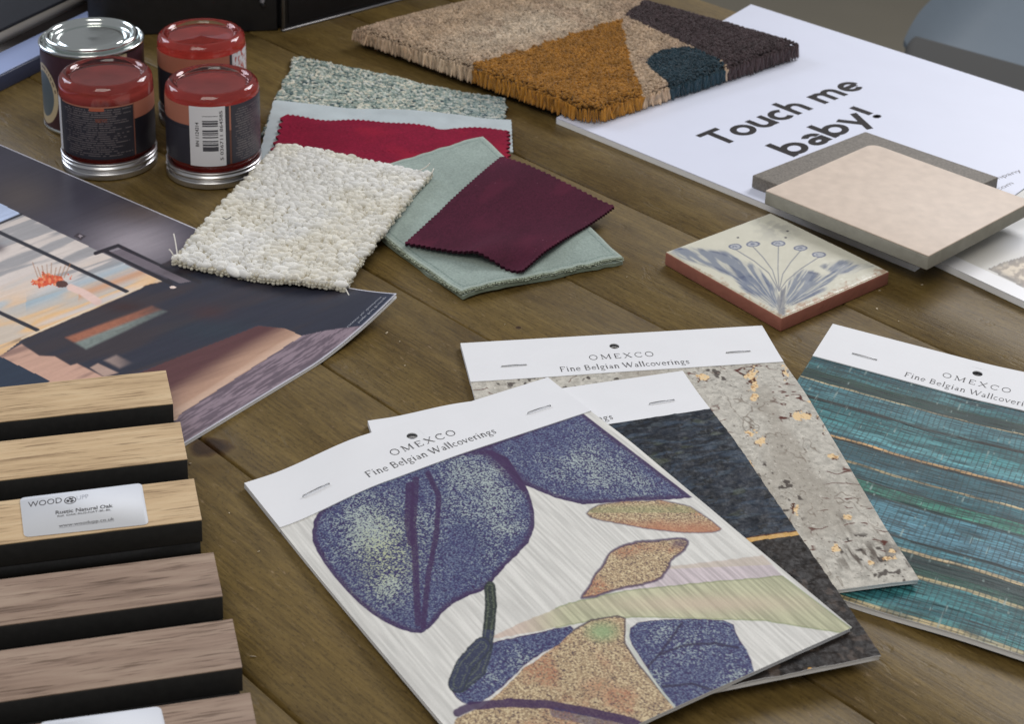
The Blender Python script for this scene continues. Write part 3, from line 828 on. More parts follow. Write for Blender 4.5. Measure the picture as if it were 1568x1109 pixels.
        tt = (y + .62 * (x - 400)) 
        f1 = mix(np.tile(np.array(S(92, 62, 64)), (len(x), 1)), S(176, 142, 122), sst(500, 545, tt + 24 * (streak - .5)))
        f1 = mix(f1, S(202, 172, 152), sst(535, 556, tt + 10 * (streak - .5)) * sst(.4, .6, fbm(tt / 9, x / 200, 5)))
        c = np.where((fl1 < 0)[:, None], f1, c)
        fl2 = polyd(x, y, [(275, 635), (463, 514), (500, 506), (560, 498), (640, 440), (640, 560), (290, 760), (240, 700)])
        gr = fbm((y + .62 * x) / 2.6, (x - .62 * y) / 34, 31, 5)
        f2 = mix(np.tile(np.array(S(104, 92, 102)), (len(x), 1)), S(142, 126, 136), sst(.4, .62, gr))
        c = np.where((fl2 < 0)[:, None], f2, c)
        c = c * (.90 + .2 * fbm(s / 3, q / 50, 77, 3))[:, None]
        c = mix(c, S(58, 66, 86), sst(60, 10, 616 - x + (460 - y)) * (desk < 0) * .7)
        e = np.minimum(v * .235, (1 - u) * .46)
        c = mix(c, S(215, 215, 225), sst(.0009, .0005, e))
        return c
    M = mat('glossy_print', attr=True, rough=0.32, spec=0.30, var=.03, vscale=500)
    t = empty('magazine', 'magazine page with a dark interior photo, its near corner curled up', 'magazine', D)
    sheet('printed_page', P, 640, 420, .0006, M, t, col, S(215, 218, 226))
    P2 = quad(A, B, Cc, D, lambda u, v: lift(u, v) * np.where(lift(u, v) > .0023, .93, 1) - .00065)
    sheet('pages', P2, 120, 60, lambda u, v: .0014, M_PAPER, t)
    # caption lines near the curled corner
    for w_, v0_, v1_, str_ in ((.0078, .036, .0055, 'Location: Ivy, Guesthouse'), (.0046, .030, .0050, 'Image: Boel Brunings')):
        tv, tf, _, wd = bfont(str_)
        L_ = v0_ - v1_
        vv = (v0_ - tv[:, 0] * L_ / wd) / .235; uu_ = 1 - (w_ - tv[:, 1] * .0016 / .72) / .46
        Wt = P(uu_, vv); Wt[:, 2] += .00018
        fs = {}
        for f in tf: fs.setdefault(len(f), []).append(f)
        mesh_obj('caption', Wt, [np.array(v_) for v_ in fs.values()], M_INKL, t, smooth=False)
    for k, (a, b_, s) in enumerate((((523, 508), (572, 464), 'Location: the Guesthouse'), ((541, 505), (582, 464), 'Image: reception desk'))):
        za = 0.0080; zb = 0.0118
        btext('caption', s, G(*a, za), G(*b_, zb), .0019, M_INKG2, t, .0002) if False else None
    return t
build_magazine()

# ================================================================== CATALOGUES ON THE RIGHT
def build_catalogue():
    Z = .0050
    TLc = G(1150, 6, Z); n0 = G(852, 180, Z); BRn = G(1402, 406, Z)
    ex = n0 - TLc; ew = np.linalg.norm(ex)
    ey = BRn - n0
    # rectangle: back edge TL -> TLb, left short edge TL -> n0
    B = n0 + ey; e2 = G(1574, 284, Z) - B; bk = G(1568, 140, Z) - TLc
    kk = np.linalg.solve(np.array([[e2[0], -bk[0]], [e2[1], -bk[1]]]), (TLc - B)[:2])
    A = n0; Cc = B + e2 * kk[0]; D = TLc            # u along the near long edge, v away
    P0 = lambda zz, k=0.0: quad([*D[:2], zz], [*Cc[:2], zz], [*B[:2], zz], [*A[:2], zz], lambda u, v: -.0028 * sst(.80, 1.0, u) * sst(.75, 1.0, v) * k)
    t = empty('catalogue', 'white catalogue with bold black headline, under the rug sample and tiles', 'catalogue', A)
    Mc = mat('satin_white_cover', S(212, 216, 232), 0.45, var=0.012, vscale=25, bump=.05, bscale=30, bdist=.002)
    sheet('pages', P0(Z - .0007), 60, 60, .0042, M_PAPER, t)
    sheet('cover', P0(Z, 0), 80, 60, .0005, Mc, t)
    zt = Z + .00004
    sans('headline', 'Touch me', G(1105, 224, zt), G(1329, 132, zt), .0255, M_BLACKINK, t, .00003)
    sans('headline', 'baby!', G(1214, 241, zt), G(1355, 176, zt), .0255, M_BLACKINK, t, .00003)
    btext('small_print', 'company', G(1510, 281, zt), G(1565, 262, zt), .0042, M_INKG, t, .00003)
    btext('small_print', '.com', G(1527, 293, zt), G(1553, 281, zt), .0042, M_INKG, t, .00003)
    return ey, A, B, e2 / np.linalg.norm(e2)
ey_c, A_c, B_c, ns_c = build_catalogue()

def build_sand_booklet():
    Z = .0052
    a = G(1436, 399, Z); b = G(1568, 461, Z)
    d = b - a; d /= np.linalg.norm(d); n = np.array([-d[1], d[0], 0])
    n = ns_c
    M2 = np.array([[n[0], -d[0]], [n[1], -d[1]]]); k = np.linalg.solve(M2, (a - B_c)[:2])
    a = B_c + n * k[0] + d * .0012; a[2] = Z
    Lb = .26
    P = lambda zz: quad([*(a + n * .20)[:2], zz], [*(a + n * .20 + d * Lb)[:2], zz], [*(a + d * Lb)[:2], zz], [*a[:2], zz])
    a2 = a
    def col(u, v, T):
        x, y = PJ(T)
        c = np.tile(np.array(S(196, 194, 188)), (len(x), 1))
        c = mix(c, S(216, 218, 222), np.exp(-((x - 1560) ** 2 / 1500 + (y - 368) ** 2 / 400)))
        c = mix(c, S(224, 224, 226), v > .925)
        pic = polyd(x, y, [(1513, 412), (1535, 402), (1570, 392), (1800, 300), (1900, 700), (1568, 441)])
        f = fbm(x / 9, y / 5, 5)
        pc = mix(np.tile(np.array(S(128, 112, 92)), (len(x), 1)), S(205, 190, 165), sst(.4, .65, f))
        pc = mix(pc, S(80, 74, 66), np.exp(-(polyd(x, y, [(1513, 412), (1535, 402), (1570, 392), (1800, 300), (1900, 700), (1568, 441)]) / 6) ** 2) * .8)
        return np.where((pic < 0)[:, None] & (v < .925)[:, None], pc, c)
    t = empty('booklet', 'booklet with a sandy picture lying half under the beige tile', 'booklet', a)
    sheet('cover', P(Z), 260, 160, .0005, mat('booklet_print', attr=True, rough=.4), t, col, S(222, 224, 230))
    sheet('pages', P(Z - .0007), 20, 20, .0042, M_PAPER, t)
build_sand_booklet()

# ================================================================== RUG SAMPLE
def build_rug():
    zt = .0215; zb = .0062
    Lc = G(541, 37, .0205); Fc = G(905, 163, zt); Rc = G(1224, 62, zt)
    ex = Fc - Lc; ey = Rc - Fc
    Bc = Lc + ey
    pos = lambda u, v: (Lc[None, :] * (1 - u)[:, None] + Fc[None, :] * u[:, None] + ey[None, :] * v[:, None])   # u along near-left edge, v away to the right
    WU, WV = np.linalg.norm(ex), np.linalg.norm(ey)
    t = empty('rug_sample', 'thick tufted wool rug sample with mustard, cream, navy and brown patches', 'rug sample', [*Fc[:2], .0052])
    def bend(u, v): return .0012 * np.sin(v * 5 + u * 3) - .0015 * sst(.1, 0, u) 
    def pattern(x, y, n):
        j = fbm(x / 7, y / 7, 3) - .5
        xx = x + 10 * j; yy = y + 6 * j
        c = np.tile(np.array(S(178, 156, 132)), (n, 1))
        c = mix(c, S(196, 180, 160), np.clip(1.3 - np.hypot((xx - 800) / 130, (yy - 42 + .25 * (xx - 800)) / 30), 0, 1))
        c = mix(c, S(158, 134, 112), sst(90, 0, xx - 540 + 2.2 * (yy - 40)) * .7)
        c = mix(c, S(168, 146, 126), sst(.55, .7, fbm(x / 30, y / 18, 8)) * .6)
        mus = polyd(xx, yy, [(724, 98), (800, 76), (935, 30), (952, 24), (958, 60), (968, 98), (984, 132), (992, 175), (905, 215), (700, 150)])
        c = mix(c, S(152, 106, 42), mus < 0)
        nav = polyd(xx, yy, smooth_poly([(988, 92), (1008, 74), (1052, 68), (1112, 84), (1116, 150), (1035, 172), (1026, 122), (1008, 112)], 1))
        c = mix(c, S(38, 58, 68), nav < 0)
        br = polyd(xx, yy, [(956, 20), (1040, -40), (1300, -40), (1300, 200), (1126, 150), (1122, 104), (1108, 92)])
        c = mix(c, S(66, 54, 56), br < 0)
        return c
    # pile
    nu, nv = 132, 122
    u, v = np.meshgrid((np.arange(nu) + .5) / nu, (np.arange(nv) + .5) / nv); u = u.ravel(); v = v.ravel()
    n = len(u)
    u = u + RNG.normal(0, .22 / nu, n); v = v + RNG.normal(0, .22 / nv, n)
    # round the near corner
    du = 1 - u; rr = .06
    keep = ~((du < rr) & (v < rr) & (np.hypot(rr - du, rr - v) > rr)) & (u > 0) & (u < 1) & (v > 0) & (v < 1)
    u, v = u[keep], v[keep]; n = len(u)
    P = pos(u, v); x, y = PJ(P + 0)
    cols = pattern(x, y, n)
    edge = np.minimum(np.minimum(u, 1 - u) * WU, np.minimum(v, 1 - v) * WV)
    hgt = bend(u, v) - .0045 * np.exp(-edge / .003) + RNG.normal(0, .0003, n)
    P[:, 2] += hgt - .0010
    cols *= (RNG.uniform(.72, 1.22, n) * (0.8 + .4 * vn(x / 9, y / 6, 44)))[:, None]
    du_, dv_ = ex / WU, ey / WV
    a = RNG.uniform(0, 2 * np.pi, n)
    s = RNG.uniform(.00115, .0016, n)
    A = (np.cos(a)[:, None] * du_ + np.sin(a)[:, None] * dv_) * s[:, None]
    B = (-np.sin(a)[:, None] * du_ + np.cos(a)[:, None] * dv_) * (s * RNG.uniform(.55, .9, n))[:, None]
    Cz = np.stack([RNG.normal(0, .0004, n), RNG.normal(0, .0004, n), RNG.uniform(.0010, .0014, n)], 1)
    V1, T1, Q1, c1 = blobs(P, A, B, Cz, cols)
    # strands along the two near edges and the two far ones
    Vs, Ts, Qs, Cs = [V1], [T1], [Q1], [c1]; off = len(V1)
    def strands(pts, out, fac, n_, lo):
        nonlocal off
        m = len(pts)
        x, y = PJ(pts + np.array([0, 0, 0])); cc = pattern(x, y - 4, m)
        lt = RNG.uniform(.75, 1.7, m); cc = cc * (lt * fac)[:, None]
        k = pts.copy(); zt_ = pts[:, 2] - .003
        k += out * RNG.uniform(-.0006, .0010, m)[:, None]; k[:, 2] = (zt_ + lo) / 2 + .0004
        hz = (zt_ - lo) / 2 + .0006 + RNG.uniform(-.0004, .0004, m)
        Cz = np.stack([RNG.normal(0, .0007, m), RNG.normal(0, .0007, m), hz], 1) - out * RNG.uniform(-.0012, .0014, m)[:, None]
        al = np.cross(out, [0, 0, 1.]); r_ = RNG.uniform(.0006, .0011, m)
        A = al * r_[:, None]; B = out * (r_ * 1.1)[:, None]
        V, T, Q, c = blobs(k, A, B, Cz, cc, 6, 7, .45)
        Vs.append(V); Ts.append(T + off); Qs.append(Q + off); Cs.append(c); off += len(V)
    ns = 300
    uu = np.linspace(0, 1 - .06, ns); e = pos(uu, uu * 0); e[:, 2] += bend(uu, uu * 0) - .002
    strands(e, np.tile(-dv_, (ns, 1)), 1.0, ns, zb)
    vv = np.linspace(.06, 1, ns); e = pos(vv * 0 + 1, vv); e[:, 2] += bend(vv * 0 + 1, vv) - .002
    strands(e, np.tile(du_, (ns, 1)), 1.05, ns, zb)
    th = np.linspace(0, np.pi / 2, 16)
    cu = 1 - rr + rr * np.sin(th); cv = rr - rr * np.cos(th); e = pos(cu, cv); e[:, 2] -= .0025
    strands(e, np.sin(th)[:, None] * du_ - np.cos(th)[:, None] * dv_, 1.05, 16, zb)
    e = pos(vv * 0, vv); e[:, 2] -= .005
    strands(e, np.tile(-du_, (ns, 1)), .9, ns, zb)
    e = pos(uu, uu * 0 + 1); e[:, 2] -= .002
    strands(e, np.tile(dv_, (ns, 1)), .9, ns, zb)
    M = mat('wool_pile', attr=True, rough=.9, spec=.15, var=.22, vscale=1500, sheen=.25)
    mesh_obj('wool_pile', np.concatenate(Vs), [np.concatenate(Ts), np.concatenate(Qs)], M, t, np.concatenate(Cs))
    Pb = quad(Lc + [0, 0, 0], Bc, Rc, Fc)
    def PB(uu_, vv_):
        # keep inside the rounded corner
        q = pos(np.clip(.008 + .984 * uu_, 0, 1), np.clip(.008 + .984 * vv_, 0, 1))
        cu_ = 1 - q[:, 0] * 0
        k = (1 - uu_ < .07) & (vv_ < .07)
        q[k] -= (du_ - dv_)[None, :] * (.0026 * np.clip(1 - np.hypot(1 - uu_[k], vv_[k]) / .08, 0, 1))[:, None] * 3
        q[:, 2] = zb + .0098
        return q
    def cb(a_, b_, T):
        x, y = PJ(T + np.array([0, 0, .008])); return pattern(x, y, len(x)) * .8
    sheet('backing', PB, 90, 90, .0094, mat('rug_backing', attr=True, rough=.95), t, cb, S(120, 100, 80), noedge=True)
    return t
build_rug()

# ================================================================== TILES
def build_tiles():
    # hand painted tile: glazed face over a terracotta body
    zt = .0100
    TL, TR, BR, BL = G(1019, 385, zt), G(1180, 325, zt), G(1362, 415, zt), G(1197, 487, zt)
    t = empty('painted_tile', 'hand painted blue and cream flower tile on a terracotta body', 'tile', [*BL[:2], 0])
    Mt = mat('terracotta', S(142, 88, 72), .85, var=.12, vscale=90, bump=.35, bscale=300, bdist=.0008)
    slab('terracotta_body', [TL, TR, BR, BL], 0.0003, zt - .0008, Mt, t, .0007)
    ins = lambda k: quad(*[np.array([*(q[:2] + (cen[:2] - q[:2]) * k), zt]) for q in (TL, TR, BR, BL)])
    cen = (TL + TR + BR + BL) / 4
    def col(u, v, T):
        x, y = PJ(T)
        n = len(x)
        c = np.tile(np.array(S(206, 203, 186)), (n, 1))
        c = c * (0.94 + .12 * fbm(x / 25, y / 12, 4))[:, None]
        c = mix(c, S(172, 170, 160), np.clip(1.2 - np.hypot((x - 1190) / 42, (y - 350) / 22), 0, 1) * sst(.35, .65, fbm(x / 10, y / 6, 6)) * .8)
        brush = fbm(x / 14 - y / 9, (x + 2 * y) / 60, 12, 4)
        blue = np.array(S(118, 126, 142)); dk = np.array(S(88, 92, 112))
        cx, cy = 1194, 452
        L1 = polyd(x, y, smooth_poly([(1024, 383), (1050, 378), (1090, 382), (1130, 395), (1165, 415), (1190, 445), (1192, 470), (1180, 462), (1140, 444), (1128, 430), (1105, 415), (1070, 405), (1045, 395)], 1))
        L2 = polyd(x, y, smooth_poly([(1126, 425), (1150, 420), (1175, 430), (1190, 452), (1188, 476), (1170, 462), (1150, 452), (1130, 436)], 1))
        R1 = polyd(x, y, smooth_poly([(1204, 450), (1208, 430), (1225, 415), (1250, 416), (1262, 424), (1290, 412), (1278, 422), (1262, 440), (1235, 456), (1205, 470)], 1))
        R2 = polyd(x, y, smooth_poly([(1250, 405), (1290, 401), (1345, 406), (1320, 412), (1292, 420), (1270, 418)], 1))
        R3 = polyd(x, y, [(1204, 462), (1240, 445), (1270, 432), (1262, 444), (1230, 462), (1206, 472)])
        an_ = np.arctan2((y - 476) * 2.0, x - 1194); ra = np.hypot((y - 476) * 2.0, x - 1194)
        fe = fbm(an_ * 11 + 3, ra / 60, 12, 4); fe2 = fbm(an_ * 30, ra / 40, 14, 3)
        for pth, w in ((L1, 1), (L2, 1), (R1, 1.1), (R2, 1), (R3, .6)):
            a = sst(4.0, -4.0, pth + 13 * (fe - .5)) * w * (.25 + .9 * sst(.30, .62, fe2))
            c = mix(c, blue, np.clip(a, 0, .9))
            c = mix(c, S(76, 88, 116), np.clip(sst(.60, .72, fe) * sst(2, -2, pth) * .55, 0, 1))
            c = mix(c, S(70, 78, 108), np.exp(-((pth + 2) / 1.4) ** 2) * sst(.50, .70, fe2) * .6)
        c = mix(c, dk, sst(2.5, -1.5, polyd(x, y, [(1191, 484), (1191, 462), (1196, 446), (1204, 438), (1202, 455), (1202, 484)]) + 7 * (fe2 - .5)) * (.45 + .5 * fe))
        for (hx, hy) in ((1126, 378), (1153, 374), (1192, 373), (1226, 380), (1254, 390)):
            sx = 1191 + (hx - 1190) * .02
            bend = [(hx, hy + 4), (hx + (sx - hx) * .45, hy + 22), (hx + (sx - hx) * .8, hy + 40), (1193, 446)]
            c = mix(c, S(128, 130, 138), sst(1.3, .4, lined(x, y, bend)) * .85)
            r_ = np.hypot((x - hx) / (9 + 2 * vn(x / 6, y / 4, 91)), (y - hy) / (3.6 + 1.2 * vn(x / 5, y / 3, 92)))
            c = mix(c, S(150, 158, 178), (r_ < 1) * .6)
            c = mix(c, S(84, 92, 122), sst(.22, .08, np.abs(r_ - .92)) * .8)
            c = mix(c, S(84, 92, 122), sst(.9, .4, np.hypot((x - hx + 1) / 6, (y - hy) / 2.6)) * .7 * (vn(x / 2.5, y / 1.5, 5) > .35))
        for (a, b) in ((1206, 354), (1203, 364), (1130, 364)):
            c = mix(c, S(90, 88, 92), np.hypot(x - a, (y - b) * 1.8) < 2.2)
        # chipped glaze along the two near edges
        e = np.minimum((1 - u), (1 - v)) + .0
        ch = sst(.055, .0, (1 - u) + .05 * (fbm(x / 6, y / 4, 8) - .5)) * .9
        c = mix(c, S(172, 138, 112), .8 * np.clip(sst(.07, .0, (1 - v) + .12 * (fbm(x / 9, y / 6, 8) - .5)), 0, 1) * sst(.35, .6, fbm(x / 5, y / 3, 18)))
        c = mix(c, S(176, 150, 124), .7 * sst(.045, .005, u + .10 * (fbm(x / 7, y / 5, 28) - .5)) * sst(.45, .6, fbm(x / 5, y / 3, 38)) * (x > 1060))
        c = mix(c, S(214, 200, 176), sst(.010, .002, np.minimum(np.minimum(u, 1 - u), np.minimum(v, 1 - v))) * .6)
        return c
    Pq = quad(TL, TR, BR, BL)
    def P(u, v):
        k = .004; return Pq(k + (1 - 2 * k) * u, k + (1 - 2 * k) * v)
    sheet('glazed_face', P, 380, 300, .0008, mat('tin_glaze', attr=True, rough=.28, spec=.5, bump=.2, bscale=120, bdist=.0005), t, col, S(190, 150, 125),
          disp=lambda u, v, T: .00025 * fbm(u * 18, v * 18, 4) - .0007 * sst(.012, 0, np.minimum(np.minimum(u, 1 - u), np.minimum(v, 1 - v))))
    # grey speckled tile on the catalogue
    zb = .0053; z1 = .0148
    L, T, R = G(1152, 268, z1), G(1325, 201, z1), G(1529, 271, z1)
    Bn = R + (L - T)
    t2 = empty('grey_tile', 'speckled grey stone tile lying on the white catalogue', 'tile', [*L[:2], zb])
    Mg = mat('speckled_stone', S(118, 112, 104), .7, var=.30, vscale=700, bump=.3, bscale=500)
    o = slab('stone_body', [L, T, R, Bn], zb, z1, Mg, t2, .0008)
    # beige tile leaning over it
    zb = z1 + .0003; z1 = zb + .0104
    L = G(1172, 291, z1); F = G(1422, 392, z1); T = G(1335, 224, z1)
    ex = T - L; R = F + (T - L) * 1.10; T = L + (T - L) * 1.10
    T = G(1336, 219, z1); R = F + (T - L)
    t3 = empty('beige_tile', 'smooth pale beige tile resting on the grey tile, overhanging the table', 'tile', [*F[:2], zb])
    Mb = mat('beige_stone_face', S(206, 189, 173), .55, var=.07, vscale=120, bump=.15, bscale=260)
    Ms = mat('bare_tile_edge', S(148, 146, 136), .85, var=.10, vscale=120, bump=.4, bscale=260, bdist=.0008)
    # rounded far corner
    def rc(a, b, c, r, n=6):
        a, b, c = a[:2], b[:2], c[:2]; p = b + (a - b) / np.linalg.norm(a - b) * r; q = b + (c - b) / np.linalg.norm(c - b) * r
        return [(1 - s) ** 2 * p + 2 * s * (1 - s) * b + s * s * q for s in np.linspace(0, 1, n)]
    pts = [L[:2]] + rc(L, T, R, .009) + [R[:2], F[:2]]
    slab('tile_body', pts, zb, z1 - .0009, Ms, t3, .0009)
    slab('tile_face', [q + (F[:2] + T[:2] - 2 * q) * .0008 for q in pts], z1 - .0010, z1, Mb, t3, .0006)
build_tiles()

# ================================================================== WALLCOVERING SAMPLES
SW, SH, SL = .1825, .0412, .2405
def sample(name, label, TL, ax, z_prof, th, colfn, mtl, disp=None, nx=420, ny=430, edge=S(222, 224, 228), staple_v=.0278, hole=True, skew=0.0, words=True, hprof=None, side=S(222, 224, 228), under=True, proud=.0006, txt=(.0265, .0370)):
    "TL world corner (x,y); ax angle of the top edge; z_prof(u,v) height of the top surface"
    x = np.array([math.cos(ax), math.sin(ax)]); y = np.array([x[1], -x[0]])
    y = y + x * skew
    t = empty(name, label, 'wallcovering sample', [TL[0], TL[1], 0], 'wallcovering sample folders with white header cards')
    def base(s, q, zz):
        xy = TL[:2] + x * s[:, None] + y * q[:, None]
        return np.stack([xy[:, 0], xy[:, 1], zz], 1)
    def P(u, v):
        q = SH + (SL - SH) * v
        return base(u * SW, q, z_prof(u, q / SL))
    sheet('wallcovering', P, nx, ny, .0005, mtl, t, colfn, side, disp)
    def P2(u, v):
        q = SH + (SL - .0006 - SH) * v
        return base(.0003 + u * (SW - .0006), q, np.maximum(z_prof(u, q / SL) * .55, .0012) if False else z_prof(u, q / SL) - .00055 - .0)
    sheet('backing_pages', P2, 40, 40, lambda u, v: np.minimum(th - .0006, np.full(u.shape, th)), M_PAPER, t)
    # header card with a punched hole
    hp = hprof or (lambda u, v: z_prof(u, v))
    hc = np.array([.0888, .0132]); hr = .0029
    nr = 32; an = np.linspace(0, 2 * np.pi, nr, endpoint=False)
    # square patch around the hole, the rest regular strips
    def zz(s, q): return hp(s / SW, q / SL) + proud
    xs = np.unique(np.concatenate([np.linspace(0, hc[0] - .006, 30), np.linspace(hc[0] + .006, SW, 30)]))
    ys = np.array([0, .0035, hc[1] - .006, hc[1] + .006, .0235, .028, .034, SH])
    V2 = []; F = []
    idx = {}
    for j, yy in enumerate(ys):
        for i, xx in enumerate(xs):
            idx[i, j] = len(V2); V2.append((xx, yy))
    ih = int(np.where(np.isclose(xs, hc[0] - .006))[0][0])
    for j in range(len(ys) - 1):
        for i in range(len(xs) - 1):
            if i == ih and j == 2: continue
            F.append((idx[i, j], idx[i, j + 1], idx[i + 1, j + 1], idx[i + 1, j]))
    ring = []
    for a in an: ring.append(len(V2)); V2.append((hc[0] + hr * math.cos(a), hc[1] + hr * math.sin(a)))
    sq = []
    for a in an:
        m_ = .006 / max(abs(math.cos(a)), abs(math.sin(a)))
        p = (hc[0] + m_ * math.cos(a), hc[1] + m_ * math.sin(a))
        hit = [k for k in (idx[ih, 2], idx[ih + 1, 2], idx[ih, 3], idx[ih + 1, 3]) if abs(V2[k][0] - p[0]) < 1e-6 and abs(V2[k][1] - p[1]) < 1e-6]
        if hit: sq.append(hit[0])
        else: sq.append(len(V2)); V2.append(p)
    for k in range(nr):
        F.append((ring[k], ring[(k + 1) % nr], sq[(k + 1) % nr], sq[k]))
    V2 = np.array(V2); nn = len(V2)
    Vt = base(V2[:, 0], V2[:, 1], zz(V2[:, 0], V2[:, 1])); Vb = Vt.copy(); Vb[:, 2] -= (th + proud - .0002)
    bl = [idx[i, 0] for i in range(len(xs))] + [idx[len(xs) - 1, j] for j in range(1, len(ys))] + [idx[i, len(ys) - 1] for i in range(len(xs) - 2, -1, -1)] + [idx[0, j] for j in range(len(ys) - 2, 0, -1)]
    FF = [f for f in F] + [tuple(nn + i for i in f[::-1]) for f in F]
    mb = len(bl)
    V3 = np.concatenate([Vt, Vb, Vt[bl], Vb[bl], Vt[ring], Vt[ring] - np.array([0, 0, .0006])]); o1 = 2 * nn; o2 = o1 + 2 * mb
    FF += [(o1 + k, o1 + (k + 1) % mb, o1 + mb + (k + 1) % mb, o1 + mb + k) for k in range(mb)]
    FF += [(o2 + k, o2 + nr + k, o2 + nr + (k + 1) % nr, o2 + (k + 1) % nr) for k in range(nr)]
    hcrd = mesh_obj('header_card', V3, [np.array(FF)], M_CARD, t, smooth=False)
    pt = lambda s, q, dz=.00005: base(np.array([s]), np.array([q]), np.array([zz(s, q) + dz]))[0]
    st_lift = 0.0
    for s0 in (.0197, .1520):
        e_ = .5 * (float(zz(s0, staple_v)) + float(zz(s0 + .0146, staple_v)))
        for k_ in np.linspace(0, 1, 7):
            st_lift = max(st_lift, float(zz(s0 + .0146 * k_, staple_v)) - e_)
    st_lift *= .45
    for s0 in (.0197, .1520):
        a, b = pt(s0, staple_v, .0002 + st_lift), pt(s0 + .0146, staple_v - .0002, .0002 + st_lift)
        m_ = (a + b) / 2
        tube('staple', [a - [0, 0, .0012], a + [0, 0, .0002], m_ + [0, 0, .00035], b + [0, 0, .0002], b - [0, 0, .0012]], .00030, M_STEEL, t, 8)
    for nm, st_, s0, s1, qb, cap, trk in (('header_title', 'OMEXCO', .0712, .1100, txt[0], .0050, .16), ('header_line', 'Fine Belgian Wallcoverings', .0520, .1282, txt[1], .0051, .02)):
        V_, F_, lay_, wd = stroke_text(st_, SER, trk)
        ss = s0 + V_[:, 0] * (s1 - s0) / wd; qq = qb - V_[:, 1] * cap / .68
        # follow the flat facets of the card, a hair above them
        zt_ = np.maximum(zz(ss, qq), np.interp(ss, xs, zz(xs, xs * 0 + qb))) + .00008 + lay_ * 1.5e-5
        fs = {}
        for f in F_: fs.setdefault(len(f), []).append(f)
        mesh_obj(nm, base(ss, qq, zt_), [np.array(v_) for v_ in fs.values()], M_INK, t, smooth=False)
    return t

def ang(p, q): return math.atan2(q[1] - p[1], q[0] - p[0])
